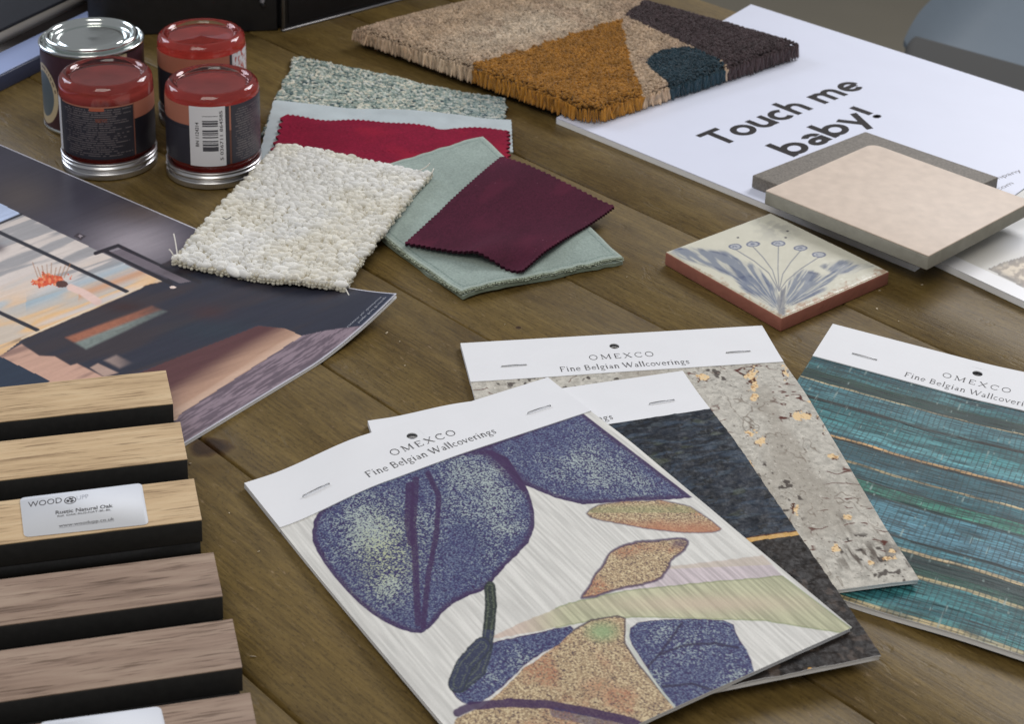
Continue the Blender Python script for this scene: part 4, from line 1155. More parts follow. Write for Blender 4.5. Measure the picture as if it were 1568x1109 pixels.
# --- teal woven grass (lowest)
def samples():
    TLd = G(1275, 498, .0036); TRd = G(1568, 575, .0036)
    bands = [  # (distance from header in m, colour, softness)
        (0.000, (36, 76, 84)), (.006, (52, 100, 104)), (.013, (28, 56, 48)), (.019, (34, 62, 56)), (.0232, (172, 158, 124)), (.0245, (64, 108, 116)), (.037, (56, 102, 108)),
        (.0398, (34, 38, 34)), (.0425, (46, 96, 100)), (.050, (62, 124, 128)), (.060, (84, 142, 148)), (.068, (58, 108, 118)), (.0715, (176, 142, 98)), (.0735, (34, 36, 32)),
        (.0755, (44, 82, 90)), (.086, (50, 88, 98)), (.0913, (168, 152, 116)), (.0930, (48, 92, 100)), (.101, (38, 76, 82)), (.1035, (30, 36, 34)), (.1045, (46, 112, 96)), (.1105, (60, 130, 110)), (.113, (40, 64, 64)),
        (.115, (72, 120, 134)), (.128, (82, 128, 144)), (.139, (66, 110, 124)), (.141, (36, 44, 44)), (.1425, (62, 112, 122)), (.1488, (172, 154, 120)), (.1512, (30, 52, 50)), (.160, (38, 72, 62)), (.166, (158, 146, 112)),
        (.1685, (56, 112, 116)), (.184, (50, 102, 108)), (.1925, (60, 112, 112)), (.1965, (160, 146, 110)), (.2010, (60, 66, 60))]
    bp = np.array([b[0] for b in bands]); bc = np.array([S(*b[1]) for b in bands])
    def teal(u, v, T):
        s = u * SW; q = v * (SL - SH)
        w = q + .0022 * (fbm(s * 28, q * 10, 3) - .5) + .0012 * (vn(s * 70, q * 20, 8) - .5)
        i = np.clip(np.searchsorted(bp, w, 'right') - 1, 0, len(bp) - 1)
        c = bc[i]
        fib = fbm(s * 90, q * 2600, 21, 3); fib2 = fbm(s * 130, q * 900, 29, 3)
        c = c * (.05 + 1.15 * sst(.2, .8, fib) + .55 * fib2)[:, None]
        c = c * (.80 + .4 * _hash(np.floor(q / .0006), np.floor(s / .03 + 3 * vn(q * 900, q * 0, 2)), 61))[:, None]
        big = fbm(s * 25, q * 60, 33, 3)
        c = mix(c, np.array(S(108, 160, 164)), np.clip(sst(.55, .75, big) * sst(.45, .7, fib) * .5, 0, 1))
        c = mix(c, np.array(S(26, 44, 46)), np.clip(sst(.60, .72, fbm(s * 60, q * 420, 39, 3)) * .55, 0, 1))
        th = s + .0012 * (vn(q * 40, s * 6, 5) - .5)
        k = th / .00290; f = np.abs(k - np.round(k)) * .0029
        on = vn(np.round(k) * 7.1, q * 230, 15)
        c = mix(c, np.array(S(34, 54, 54)), sst(.00042, .0001, f) * .75 * (on > .2))
        c = mix(c, np.array(S(176, 196, 190)), sst(.00028, .00010, np.abs(f - .00030)) * sst(.80, .95, on) * .40)
        cut = (np.abs(s - .168 + .4 * (q - .125)) < .0009) & (q > .113) & (q < .142)
        return c
    def tdisp(u, v, T):
        s = u * SW; q = v * (SL - SH)
        w = q + .0022 * (fbm(s * 28, q * 10, 3) - .5) + .0012 * (vn(s * 70, q * 20, 8) - .5)
        i = np.clip(np.searchsorted(bp, w, 'right') - 1, 0, len(bp) - 1)
        return .00016 * _hash(i, i * 0, 4) + .00022 * fbm(s * 60, q * 1100, 4, 2) + .0001
    M_teal = mat('woven_grass_teal', attr=True, rough=.45, spec=.2, var=.10, vscale=1800, bump=.4, bscale=1500, bdist=.0003)
    zD = lambda u, q: .0036 + .0020 * sst(.45, .75, u)
    x = ang(TLd, TRd)
    sample('wallcovering_sample', 'teal woven grass wallcovering sample with its header at the right edge', TLd, x, zD, .0033, teal, M_teal, tdisp, 380, 520, proud=.0010)
    # --- cork with gold cracks
    TLc, TRc = G(705, 527, .0028), G(1165, 500, .0028)
    gold = [(1150, 575, 9, 10), (1155, 592, 8, 7), (1203, 569, 5, 12), (1076, 578, 10, 5), (1150, 665, 7, 7), (1165, 676, 7, 5), (1228, 638, 15, 6), (1275, 700, 7, 4), (1262, 660, 3, 6), (1147, 716, 5, 8), (1218, 782, 5, 8), (1298, 793, 7, 4), (1360, 856, 9, 4), (1280, 840, 7, 6), (1333, 862, 6, 3), (1240, 615, 5, 2), (1155, 610, 6, 6), (1365, 845, 5, 3), (1180, 830, 5, 4)]
    def cork(u, v, T):
        X, Y = PJ(T); s = u * SW; q = v * (SL - SH)
        c = np.tile(np.array(S(184, 180, 170)), (len(s), 1))
        c = c * (.62 + .70 * fbm(s * 420, q * 420, 2, 4))[:, None]
        c = mix(c, S(146, 138, 126), sst(.50, .72, fbm(s * 45, q * 16, 6, 5)) * .55)
        sp = vn(s * 1100, q * 1100, 9)
        c = mix(c, S(96, 84, 74), sst(.86, .95, sp) * .75); c = mix(c, S(218, 214, 204), sst(.14, .04, sp) * .6)
        stain = np.clip(1.25 - np.hypot((X - 1325) / 66, (Y - 850 + .2 * (X - 1325)) / 22), 0, 1) + .6 * np.clip(1 - np.abs(X - (1302 + .35 * (Y - 830))) / 13, 0, 1) * sst(770, 800, Y) * sst(872, 850, Y)
        st = fbm(s * 420, q * 120, 13, 4)
        c = mix(c, S(78, 68, 60), np.clip(stain, 0, 1) * sst(.38, .58, st) * .9)
        wx = s + .004 * (fbm(s * 160, q * 160, 81, 3) - .5)
        rid = np.abs(fbm(wx * 60, q * 95, 17, 3) - .5)
        reg = sst(.50, .56, fbm(s * 34, q * 26, 41, 3))
        c = mix(c, S(86, 44, 34), sst(.030, .010, rid) * reg * sst(.38, .52, fbm(s * 300, q * 300, 83, 2)))
        rid2 = np.abs(fbm(wx * 120 + 7, q * 60, 19, 3) - .5)
        c = mix(c, S(112, 100, 88), sst(.022, .006, rid2) * sst(.42, .55, fbm(s * 50, q * 50, 47, 2)) * .7)
        c = mix(c, S(52, 42, 38), sst(.64, .70, fbm(s * 330, q * 260, 37, 3)) * sst(.5, .62, fbm(s * 36, q * 24, 43, 3)) * .85)
        for a, b, rx, ry in gold:
            j = (fbm((X + a) / 5, (Y + b) / 4, 3, 4) - .5)
            e = np.hypot((X - a) / rx, (Y - b) / ry) * .85 + 1.9 * j
            c = mix(c, S(84, 50, 34), (e < 1.10) & (e > .6 + 1.2 * vn(X / 5, Y / 5, 6))); c = mix(c, S(222, 194, 150), (e < .72)); c = mix(c, S(184, 146, 104), (e < .72) & (vn(X / 3, Y / 2, 8) > .72))
        return c
    def cdisp(u, v, T):
        s = u * SW; q = v * (SL - SH)
        return .00035 * fbm(s * 260, q * 220, 2, 3)
    M_cork = mat('painted_cork', attr=True, rough=.7, spec=.2, var=.10, vscale=1500, bump=.5, bscale=1100, bdist=.0004)
    zC = lambda u, q: .0028 + .0038 * sst(.20, .50, u) * sst(.12, .36, q) + .0022 * sst(.8, 1, q) * sst(.7, 1, u)
    sample('wallcovering_sample', 'pale grey cracked cork wallcovering sample with gold flecks, second from right', TLc, ang(TLc, TRc), zC, .0024, cork, M_cork, cdisp, 420, 430)
    # --- dark bark with gold line
    TLb, TRb, BRb = G(563, 645, .0034), G(1044, 570, .0056), G(1362, 1028, .0080)
    Xb = (TRb - TLb)[:2]; Xb /= np.linalg.norm(Xb); Yb = np.array([Xb[1], -Xb[0]])
    skb = ((BRb - TLb)[:2] @ Xb - SW) / SL
    def bark(u, v, T):
        X, Y = PJ(T); s = u * SW; q = v * (SL - SH)
        n1 = fbm(s * 120, q * 150, 3, 4); n2 = np.abs(fbm(s * 60 + n1, q * 80, 7, 4) - .5)
        wr = .01 * (fbm(s * 60, q * 60, 91, 3) - .5); cr = np.abs(fbm((s + wr) * 40, (q + wr) * 150, 92, 4) - .5)
        c = np.tile(np.array(S(32, 38, 48)), (len(s), 1)) * (.10 + 1.5 * n1)[:, None]
        c = mix(c, S(58, 72, 88), sst(.50, .75, fbm((s + wr) * 90, (q + wr) * 380, 93, 4)) * .7)
        c = mix(c, S(70, 80, 88), sst(.62, .74, fbm(s * 160, q * 420, 12, 3)) * .5)
        c = mix(c, S(22, 24, 26), sst(.02, .005, n2) * .9)
        c = mix(c, S(92, 98, 78), sst(.70, .78, fbm(s * 60, q * 120, 19, 3)) * .35)
        c = mix(c, S(14, 15, 17), sst(.018, .004, cr) * .95)
        low = np.tile(np.array(S(34, 28, 24)), (len(s), 1)) * (.10 + 1.5 * n1)[:, None]; low = mix(low, S(12, 10, 9), sst(.018, .004, cr) * .9)
        low = mix(low, S(92, 78, 68), sst(.62, .74, fbm(s * 240, q * 160, 31, 3)) * .45)
        low = mix(low, S(20, 17, 16), sst(.02, .005, n2) * .8)
        y_line = 828 - (X - 1135) * .147
        low_m = Y > y_line + 6
        c = np.where(low_m[:, None], low, c)
        c = mix(c, S(196, 156, 92), (Y > y_line) & (Y <= y_line + 6)); c = mix(c, S(80, 46, 26), (Y > y_line - 2) & (Y <= y_line))
        c = mix(c, S(196, 150, 70), np.hypot((X - 1240) / 4, (Y - 1028) / 2.5) < 1)
        return c
    M_bark = mat('dark_bark', attr=True, rough=.5, spec=.2, var=.15, vscale=1200, bump=.5, bscale=330, bdist=.0006)
    zB = lambda u, q: .0030 + .0028 * sst(.05, .28, u) + .0038 * sst(.25, .55, u) * sst(.05, .35, q)
    sample('wallcovering_sample', 'black and navy bark wallcovering sample with a thin gold line, under the leaf pattern', TLb, ang(TLb, TRb), zB, .0026, bark, M_bark,
           lambda u, v, T: .0012 * fbm(u * 26, v * 70, 3, 5), 420, 430, skew=skb)
    # --- leaf print (top)
    TLa, TRa, BRa = G(374, 741, .0032), G(833, 583, .0084), G(1303, 969, .0100)
    Xa = (TRa - TLa)[:2]; Xa /= np.linalg.norm(Xa)
    ska = ((BRa - TLa)[:2] @ Xa - SW) / SL
    leaf_art = make_leaf_art()
    M_leaf = mat('printed_grass_paper', attr=True, rough=.6, spec=.15, var=.04, vscale=1600)
    zA = lambda u, q: .0030 + .0062 * sst(.06, .37, u + .30 * q) + .0036 * sst(.30, .62, u + .2 * q) * sst(.0, .35, q)
    hA = zA
    sample('wallcovering_sample', 'leaf pattern wallcovering sample in blue, violet and ochre, topmost of the pile', TLa, ang(TLa, TRa), zA, .0026, leaf_art, M_leaf,
           lambda u, v, T: .00012 * fbm(u * 260, v * 4, 3, 3), 640, 620, skew=ska, hprof=hA, staple_v=.0262, txt=(.0240, .0338))

def make_leaf_art():
    def art(u, v, T):
        x, y = PJ(T); n = len(x); s = u * SW; q = v * (SL - SH)
        stri = .6 * vn(s * 1250, q * 70, 5) + .4 * vn(s * 640, q * 45, 6); stri2 = vn(s * 900 + 5, q * 30, 15)
        sp = vn(s * 1750, q * 1750, 3); sp2 = vn(s * 2600 + 9, q * 2600, 13); med = fbm(s * 90, q * 90, 23, 3)
        grain = np.clip(.55 * sp + .45 * sp2, 0, 1)
        jit = 2.2 * (fbm(x / 8, y / 8, 51, 3) - .5)
        X = x + jit; Yy = y + jit
        silk = np.tile(np.array(S(208, 207, 202)), (n, 1)) * (.905 + .11 * sst(.25, .75, stri))[:, None]
        c = silk.copy()
        navy = np.array(S(64, 67, 104)); vio = np.array(S(66, 48, 82)); pale = np.array(S(168, 180, 176)); dusk = np.array(S(104, 114, 138)); lime = np.array(S(182, 188, 140))
        def blue_leaf(a, pale_c, rim=8):
            m = sst(.8, -.8, a)
            b = np.tile(navy, (n, 1))
            light = np.zeros(n)
            for (cx, cy, rx, ry, w) in pale_c: light += w * np.exp(-(((x - cx) / rx) ** 2 + ((y - cy) / ry) ** 2))
            light = np.clip(light * .95 + .06 + .8 * (med - .5), 0, 1)
            b = mix(b, dusk, sst(.46, .60, grain) * .85); b = mix(b, vio, sst(.40, .28, grain) * .7)
            b = mix(b, pale, np.clip(sst(.76 - .46 * light, .88 - .38 * light, grain), 0, 1) * np.clip(.45 + .55 * light, 0, .9))
            b = mix(b, vio, sst(-rim, -rim * .3, a + 5 * (fbm(x / 9, y / 9, 71) - .5)) * .8 * sst(.78, .55, grain * sst(0, -rim, a)))
            return m, b
        def put(c, m, b): return c * (1 - m[:, None]) + b * m[:, None]
        # right upper leaf
        L2 = polyd(X, Yy, [(640, 720), (888, 630), (1060, 762), (1040, 765), (980, 767), (930, 771), (892, 773), (850, 763), (803, 743), (760, 760)])
        m, b = blue_leaf(L2, [(900, 700, 60, 40, .55), (960, 740, 60, 22, .45), (820, 720, 50, 30, .3)], 9); c = put(c, m, b)
        # big left leaf
        L1 = polyd(X, Yy, smooth_poly([(500, 770), (483, 790), (476, 822), (488, 852), (520, 895), (560, 935), (600, 960), (640, 973), (660, 962), (680, 935), (705, 918), (748, 902), (762, 880), (792, 850), (814, 826), (820, 796), (812, 758), (800, 735), (770, 690), (700, 690), (600, 720)], 1))
        m, b = blue_leaf(L1, [(560, 810, 55, 55, .95), (600, 900, 36, 34, .8), (720, 730, 60, 45, .75), (765, 790, 40, 55, .75), (650, 800, 30, 60, .2)], 11)
        b = mix(b, lime, np.clip(np.exp(-(((x - 590) / 45) ** 2 + ((y - 850) / 60) ** 2)), 0, 1) * sst(.45, .7, grain) * .75)
        c = put(c, m, b)
        inL1 = (L1 < -1)
        for pts, w in (([(637, 735), (632, 800), (636, 860), (640, 955)], 5.5), ([(655, 725), (672, 760), (668, 820), (656, 880), (648, 960)], 4.5), ([(628, 745), (626, 800), (630, 830)], 7), ([(752, 690), (780, 715), (803, 745)], 8)):
            c = mix(c, vio, sst(w + 1, w - 1.5, lined(X, Yy, pts)) * inL1 * .85)
        c = mix(c, vio, sst(16, 6, lined(X, Yy, [(745, 690), (800, 742)])) * ((L1 < 0) | (L2 < 0)) * .6)
        # ochre leaf at the right edge
        och = np.array(S(164, 142, 114)); sal = np.array(S(176, 120, 94)); grn = np.array(S(138, 150, 108)); drk = np.array(S(72, 62, 72)); cream = np.array(S(214, 198, 162))
        def earth(a, seed=0):
            b = np.tile(och, (n, 1)); b = mix(b, cream, sst(.54, .68, grain) * .8); b = mix(b, drk, sst(.42, .28, grain) * .8)
            b = mix(b, sal, sst(.46, .70, fbm(s * 60, q * 60, 61 + seed, 3)) * .75 * sst(.35, .6, sp2)); return sst(.8, -.8, a), b
        O1 = polyd(X, Yy, smooth_poly([(896, 785), (925, 770), (1040, 765), (1105, 808), (1100, 815), (1060, 817), (1000, 812), (940, 801), (905, 794)], 1))
        m, b = earth(O1, 3); b = mix(b, sal, sst(790, 812, y) * .7); b = mix(b, grn, sst(-12, -1, y - 782 + .02 * (x - 950)) * (y < 786) * .4); c = put(c, m, b); c = mix(c, vio, sst(1.8, .6, np.abs(O1)) * .5)
        # pale bands
        pk = polyd(X, Yy, [(905, 905), (930, 888), (1005, 870), (1100, 860), (1168, 851), (1200, 884), (1100, 892), (1000, 905)])
        c = put(c, sst(1.5, -1.5, pk) * .75, np.tile(np.array(S(188, 174, 180)), (n, 1)) * (.84 + .28 * sst(.25, .75, stri))[:, None])
        c = mix(c, S(190, 180, 160), sst(1.5, -1.5, pk) * (y < 873 - .04 * (x - 1000)) * .6)
        gb = polyd(X, Yy, [(748, 978), (790, 958), (870, 925), (960, 905), (1090, 892), (1198, 883), (1310, 968), (1296, 971), (1240, 962), (1170, 951), (1100, 949), (970, 945), (900, 952), (820, 968), (762, 978)])
        gcol = np.tile(np.array(S(178, 178, 150)), (n, 1)) * (.82 + .30 * sst(.25, .75, stri))[:, None]
        gcol = mix(gcol, S(196, 178, 160), np.clip(np.exp(-((x - 1080) / 150) ** 2 - ((y - 925) / 14) ** 2), 0, 1) * .7)
        gcol = mix(gcol, S(200, 180, 172), sst(880, 780, x) * .8)
        c = put(c, sst(1.2, -1.2, gb), gcol); c = mix(c, S(120, 134, 80), sst(1.8, .5, np.abs(gb)) * .5 * (x > 850))
        # brown leaf
        O2 = polyd(X, Yy, smooth_poly([(888, 917), (903, 898), (909, 884), (926, 862), (934, 846), (962, 832), (1008, 828), (1046, 824), (1055, 831), (1046, 845), (1028, 856), (1024, 872), (1008, 890), (980, 896), (950, 901), (920, 912), (900, 916)], 1))
        m, b = earth(O2, 5); c = put(c, m, b); c = mix(c, vio, np.clip(sst(3.2, .8, np.abs(O2)), 0, 1) * .8)
        c = mix(c, vio, np.clip(1.2 - np.hypot((x - 1040) / 16, (y - 833) / 8), 0, 1) * (O2 < 0) * .7)
        # lower blue leaf
        B1 = polyd(X, Yy, smooth_poly([(752, 984), (800, 975), (872, 958), (880, 965), (862, 986), (820, 1006), (790, 1032), (762, 1060), (725, 1083), (702, 1075), (686, 1050), (695, 1025), (728, 1000)], 1))
        m, b = blue_leaf(B1, [(800, 1010, 30, 20, .7), (760, 1040, 20, 20, .5), (850, 975, 20, 6, -.5)], 2); c = put(c, m, b)
        # big ochre petal with a green heart
        O3 = polyd(X, Yy, [(878, 966), (905, 950), (945, 944), (958, 948), (957, 985), (976, 1016), (1010, 1058), (1045, 1096), (1090, 1200), (640, 1200), (700, 1100), (735, 1085), (762, 1064), (800, 1026), (852, 990)])
        m, b = earth(O3, 7); b = mix(b, S(140, 166, 124), np.clip(1.3 - np.hypot((x - 922) / 26, (y - 968) / 16), 0, 1) * .8)
        b = mix(b, sal, np.clip(1 - np.hypot((x - 915) / 40, (y - 1052) / 18), 0, 1) * sst(.4, .6, sp) * .7); c = put(c, m, b)
        c = mix(c, drk, sst(2.2, .6, lined(X, Yy, [(878, 966), (905, 950), (945, 944), (957, 948), (956, 985), (976, 1016), (1012, 1060), (1045, 1098)])) * .8)
        # curved violet band across the foot
        vb = lined(X, Yy, [(700, 1092), (725, 1082), (780, 1077), (840, 1080), (900, 1091), (960, 1104), (1010, 1125)])
        c = mix(c, vio, sst(7.5, 5.5, vb) * .92); c = mix(c, navy, sst(9, 6, lined(X, Yy, [(850, 1092), (960, 1118)])) * .6 * (grain > .4))
        # second blue leaf with pale veins
        B2 = polyd(X, Yy, smooth_poly([(966, 956), (1000, 950), (1060, 948), (1122, 951), (1128, 975), (1148, 1002), (1158, 1042), (1100, 1076), (1060, 1110), (1036, 1088), (1008, 1052), (982, 1010), (962, 980)], 1))
        m, b = blue_leaf(B2, [(1000, 975, 30, 22, .45), (1060, 1000, 45, 30, .35), (1130, 1040, 30, 25, .55), (1010, 1040, 20, 20, .5), (1090, 1060, 30, 16, .45)], 1.5); c = put(c, m, b)
        for pts in ([(984, 1030), (1008, 1005), (1030, 975), (1044, 955)], [(1010, 1003), (1050, 988), (1095, 986), (1130, 993)], [(1015, 1052), (1060, 1048), (1100, 1060)]):
            c = mix(c, S(56, 52, 74), sst(2.6, 1.0, lined(X, Yy, pts)) * (B2 < 0) * .85)
        c = mix(c, S(190, 196, 186), sst(2.4, 1.0, lined(X, Yy, [(962, 958), (962, 984), (982, 1016), (1012, 1058), (1040, 1092), (1060, 1115)])) * .8)
        # stem
        for pts, w in (([(750, 900), (752, 930), (748, 970), (744, 1000), (735, 1028), (708, 1052)], 9), ([(738, 990), (712, 1018), (700, 1048)], 14)):
            dl = lined(X, Yy, pts)
            c = mix(c, S(52, 58, 58), sst(w + .8, w - .8, dl)); c = mix(c, navy, sst(w, w - 3, dl) * (y > 965) * .5); c = mix(c, S(122, 132, 118), sst(w, w - 2, dl) * sst(.62, .85, grain) * .6)
            c = mix(c, S(110, 118, 96), sst(1.6, .4, np.abs(dl - w * .45)) * .5 * (grain > .35))
        # the weave shows through everything
        c = c * ((.955 + .09 * sst(.2, .8, stri2)) * (.93 + .14 * stri))[:, None]
        return np.clip(c, 0, .9)
    return art
samples()

# ================================================================== SLATTED WOOD PANELS
def wood_face_mat(name, dark, mid, light, along, seed, contrast=1.0):
    m = bpy.data.materials.new(name); m.use_nodes = True
    nt = m.node_tree; N = nt.nodes; L = nt.links; b = N['Principled BSDF']
    tc = N.new('ShaderNodeTexCoord')
    rot = N.new('ShaderNodeMapping'); rot.inputs['Rotation'].default_value = (0, 0, -along); rot.inputs['Location'].default_value = (seed, seed * .7, 0)
    L.new(tc.outputs['Object'], rot.inputs['Vector'])
    def noise(scale, st, det, dist, rough=.6):
        mp = N.new('ShaderNodeMapping'); mp.inputs['Scale'].default_value = st; L.new(rot.outputs[0], mp.inputs['Vector'])
        n = N.new('ShaderNodeTexNoise'); n.inputs['Scale'].default_value = scale; n.inputs['Detail'].default_value = det; n.inputs['Distortion'].default_value = dist; n.inputs['Roughness'].default_value = rough
        L.new(mp.outputs[0], n.inputs['Vector']); return n.outputs['Fac']
    g1 = noise(260, (.055, 1, 1), 6, .3); g2 = noise(900, (.05, 1, 1), 3, 0); g3 = noise(34, (.25, 1.5, 1), 3, 1.2)
    r = N.new('ShaderNodeValToRGB'); e = r.color_ramp.elements
    e[0].position = .30; e[0].color = (*dark, 1); e[1].position = .72; e[1].color = (*light, 1); q = e.new(.48); q.color = (*mid, 1)
    mx = N.new('ShaderNodeMath'); mx.operation = 'MULTIPLY_ADD'; mx.inputs[1].default_value = .45; L.new(g3, mx.inputs[0])
    m2 = N.new('ShaderNodeMath'); m2.operation = 'MULTIPLY'; m2.inputs[1].default_value = .55; L.new(g1, m2.inputs[0]); L.new(m2.outputs[0], mx.inputs[2])
    L.new(mx.outputs[0], r.inputs[0])
    r2 = N.new('ShaderNodeValToRGB'); e = r2.color_ramp.elements; e[0].position = .34; e[0].color = (.36, .30, .25, 1); e[1].position = .46; e[1].color = (1, 1, 1, 1)
    L.new(g2, r2.inputs[0])
    x = N.new('ShaderNodeMixRGB'); x.blend_type = 'MULTIPLY'; x.inputs[0].default_value = .75 * contrast; L.new(r.outputs[0], x.inputs[1]); L.new(r2.outputs[0], x.inputs[2])
    L.new(x.outputs[0], b.inputs['Base Color']); b.inputs['Roughness'].default_value = .55
    bp = N.new('ShaderNodeBump'); bp.inputs['Strength'].default_value = .25; bp.inputs['Distance'].default_value = .0003; L.new(g2, bp.inputs['Height']); L.new(bp.outputs[0], b.inputs['Normal'])
    return m
def build_panels():
    zt = .0235
    e1, e6 = G(254, 567, zt), G(356, 948, zt)
    dn = e6 - e1; dn /= np.linalg.norm(dn)                      # towards the viewer across the slats
    l1, r1 = G(0, 593, zt), e1
    dl = r1 - l1; dl /= np.linalg.norm(dl)                      # along the slats
    al = math.atan2(dl[1], dl[0])
    M_mdf = mat('black_mdf', S(34, 33, 32), .75, var=.2, vscale=300)
    M_felt = mat('black_felt', S(22, 22, 23), .95, var=.3, vscale=500)
    M_edge = mat('veneer_edge', S(196, 170, 138), .6)
    M_edge2 = mat('walnut_veneer_edge', S(150, 130, 112), .6)
    oak = lambda s: wood_face_mat('oak_veneer', S(150, 124, 92), S(192, 165, 128), S(214, 191, 154), al, s)
    wal = lambda s: wood_face_mat('walnut_veneer', S(98, 78, 64), S(140, 118, 102), S(166, 146, 128), al, s, 1.15)
    def slat(par, pb, pf, mt, ms, L=.34, k=0):
        # pb, pf: back and front corners of the right end at the top
        pb = np.asarray(pb); pf = np.asarray(pf)
        w = pf - pb
        o = np.array([*(pb - dl * L)[:2], zt - .0125])
        core = box('slat', o + [0, 0, 0], dl * L, w, [0, 0, .0117], M_mdf, par, .0003)
        v = box('veneer', o + [0, 0, .0119], dl * L, w, [0, 0, .0006], mt, core, .0002)
        v.parent = core
        return core
    ends_oak = [((254, 567), (265, 618)), ((276, 646), (287, 703)), ((297, 733), (309, 796))]
    ends_wal = [((327, 846), (341, 913)), ((356, 948), (371, 1022)), ((383, 1061), (399, 1142)), ]
    for nm, ends, mtf, lab, z0 in (('slat_panel', ends_oak, oak, 'pale oak slatted wall panel sample with black felt backing and white sticker', .0032), ('slat_panel', ends_wal, wal, 'dark walnut slatted wall panel sample nearest the bottom left corner', .0006)):
        pb = G(*ends[0][0], zt); pf = G(*ends[-1][1], zt)
        t = empty(nm, lab, 'wall panel', [pb[0], pb[1], z0], 'slatted wood wall panel samples')
        n = len(ends)
        for k, (a, b) in enumerate(ends):
            slat(t, G(*a, zt), G(*b, zt), mtf(1.7 * k + (5 if mtf is wal else 0)), None)
        # two further slats beyond the frame edge complete the walnut panel
        a = G(*ends[0][0], zt); b = G(*ends[-1][1], zt)
        w = (b - a); w[2] = 0
        o = np.array([*(a - dl * .338)[:2], z0])
        box('felt_backing', o - dl * 0 + dl * .0, dl * .337, w, [0, 0, zt - .0127 - z0], M_felt, t)
        # white paper sticker
        if mtf is oak: c4 = [(30, 763), (217, 740), (228, 803), (37, 823)]
        else: c4 = [(60, 1107), (246, 1082), (262, 1150), (70, 1178)]
        zs = zt + .0004
        q = [G(*p, zs) for p in c4]
        Ms = mat('sticker_paper', S(216, 219, 225), .65, spec=.2, var=.02, vscale=40)
        # rounded rectangle
        pts = []
        for i in range(4):
            a_, b_, c_ = q[i - 1], q[i], q[(i + 1) % 4]
            p = b_ + (a_ - b_) / np.linalg.norm(a_ - b_) * .0028; r_ = b_ + (c_ - b_) / np.linalg.norm(c_ - b_) * .0028
            pts += [(1 - s) ** 2 * p + 2 * s * (1 - s) * b_ + s * s * r_ for s in np.linspace(0, 1, 6)]
        st = slab('sticker', pts, zs - .00025, zs, Ms, t, 0)
        if mtf is oak:
            zz = zs + .00006
            g = lambda x, y: G(x, y, zz)
            btext('sticker_name', 'WOOD', g(43, 777.5), g(95, 770), .0044, M_INK, st, 0)
            btext('sticker_name', 'UPP', g(118, 766), g(136, 763), .0034, M_INKL, st, 0)
            # round emblem with three leaf shapes
            cc = g(107.5, 766.5); rr = .0026
            Vr, Fr = ribbon([(cc[0] + rr * math.cos(a), cc[1] + rr * math.sin(a)) for a in np.linspace(0, 2 * math.pi, 33)], .0005, True)
            VV = [np.array([*p, zz]) for p in Vr]; FF = [tuple(f) for f in Fr]
            for k in range(3):
                a = math.radians(90 + 120 * k)
                for s_ in (-.35, .35):
                    o0 = len(VV)
                    for d_, w_ in ((0.0003, 0), (rr * .45, .0007), (rr * .85, 0), (rr * .45, -.0007)):
                        aa = a + s_
                        VV.append(np.array([cc[0] + d_ * math.cos(aa) - w_ * math.sin(aa), cc[1] + d_ * math.sin(aa) + w_ * math.cos(aa), zz + .00002]))
                    FF.append((o0, o0 + 3, o0 + 2, o0 + 1))
            mesh_obj('sticker_emblem', np.array(VV), [np.array(FF)], M_INK, st, smooth=False)
            btext('sticker_text', 'Rustic Natural Oak', g(85, 788), g(173, 777), .0027, M_INK, st, 0, .02)
            btext('sticker_text', 'Ref. OAK-RUS-NAT-BL-BL', g(88, 792.5), g(170, 782), .0015, M_INK, st, 0, .01)
            btext('sticker_text', 'www.woodupp.co.uk', g(90, 808), g(175, 797), .0024, M_INK, st, 0, .01)
            u0, u1 = g(90, 809.5), g(175, 798.5); dd = (u1 - u0); nv_ = np.array([-dd[1], dd[0], 0]) / np.linalg.norm(dd) * .0002
            mesh_obj('sticker_underline', np.array([u0, u1, u1 + nv_, u0 + nv_]), [np.array([[0, 1, 2, 3]])], M_INKG, st, smooth=False)
build_panels()

# ================================================================== FABRIC SWATCHES
def nubs(P, nu, nv, su, sv, h, colfn, seed, sizej=.25, jit=.3, k=7, m=5, rowshift=True, edge=True):
    "yarn nubs over a surface; su, sv, h half sizes in metres"
    rg = np.random.default_rng(seed)
    U, Vv = np.meshgrid((np.arange(nu) + .5) / nu, (np.arange(nv) + .5) / nv)
    U = U + (np.arange(nv) % 2)[:, None] * (.5 / nu if rowshift else 0)
    u = U.ravel() + rg.normal(0, jit / nu, nu * nv); v = Vv.ravel() + rg.normal(0, jit * .8 / nv, nu * nv)
    ok = (u > .002) & (u < .998) & (v > .002) & (v < .998); u, v = u[ok], v[ok]
    e = 1e-3
    p = P(u, v); du = P(np.clip(u + e, 0, 1.01), v) - p; dv = P(u, np.clip(v + e, 0, 1.01)) - p
    du /= np.linalg.norm(du, axis=1)[:, None] + 1e-12; dv /= np.linalg.norm(dv, axis=1)[:, None] + 1e-12
    nn = np.cross(dv, du); nn *= np.sign(nn[:, 2:3])
    a = rg.normal(0, .45, len(u)); s = np.exp(rg.normal(0, sizej, len(u)))
    A = (np.cos(a)[:, None] * du + np.sin(a)[:, None] * dv) * (su * s)[:, None]
    B = (-np.sin(a)[:, None] * du + np.cos(a)[:, None] * dv) * (sv * np.sqrt(s))[:, None]
    C_ = nn * (h * rg.uniform(.7, 1.25, len(u)))[:, None]
    cols = colfn(u, v, p, rg)
    p = p + nn * rg.uniform(-.0003, .0003, len(u))[:, None]
    return blobs(p, A, B, C_, cols, k, m)

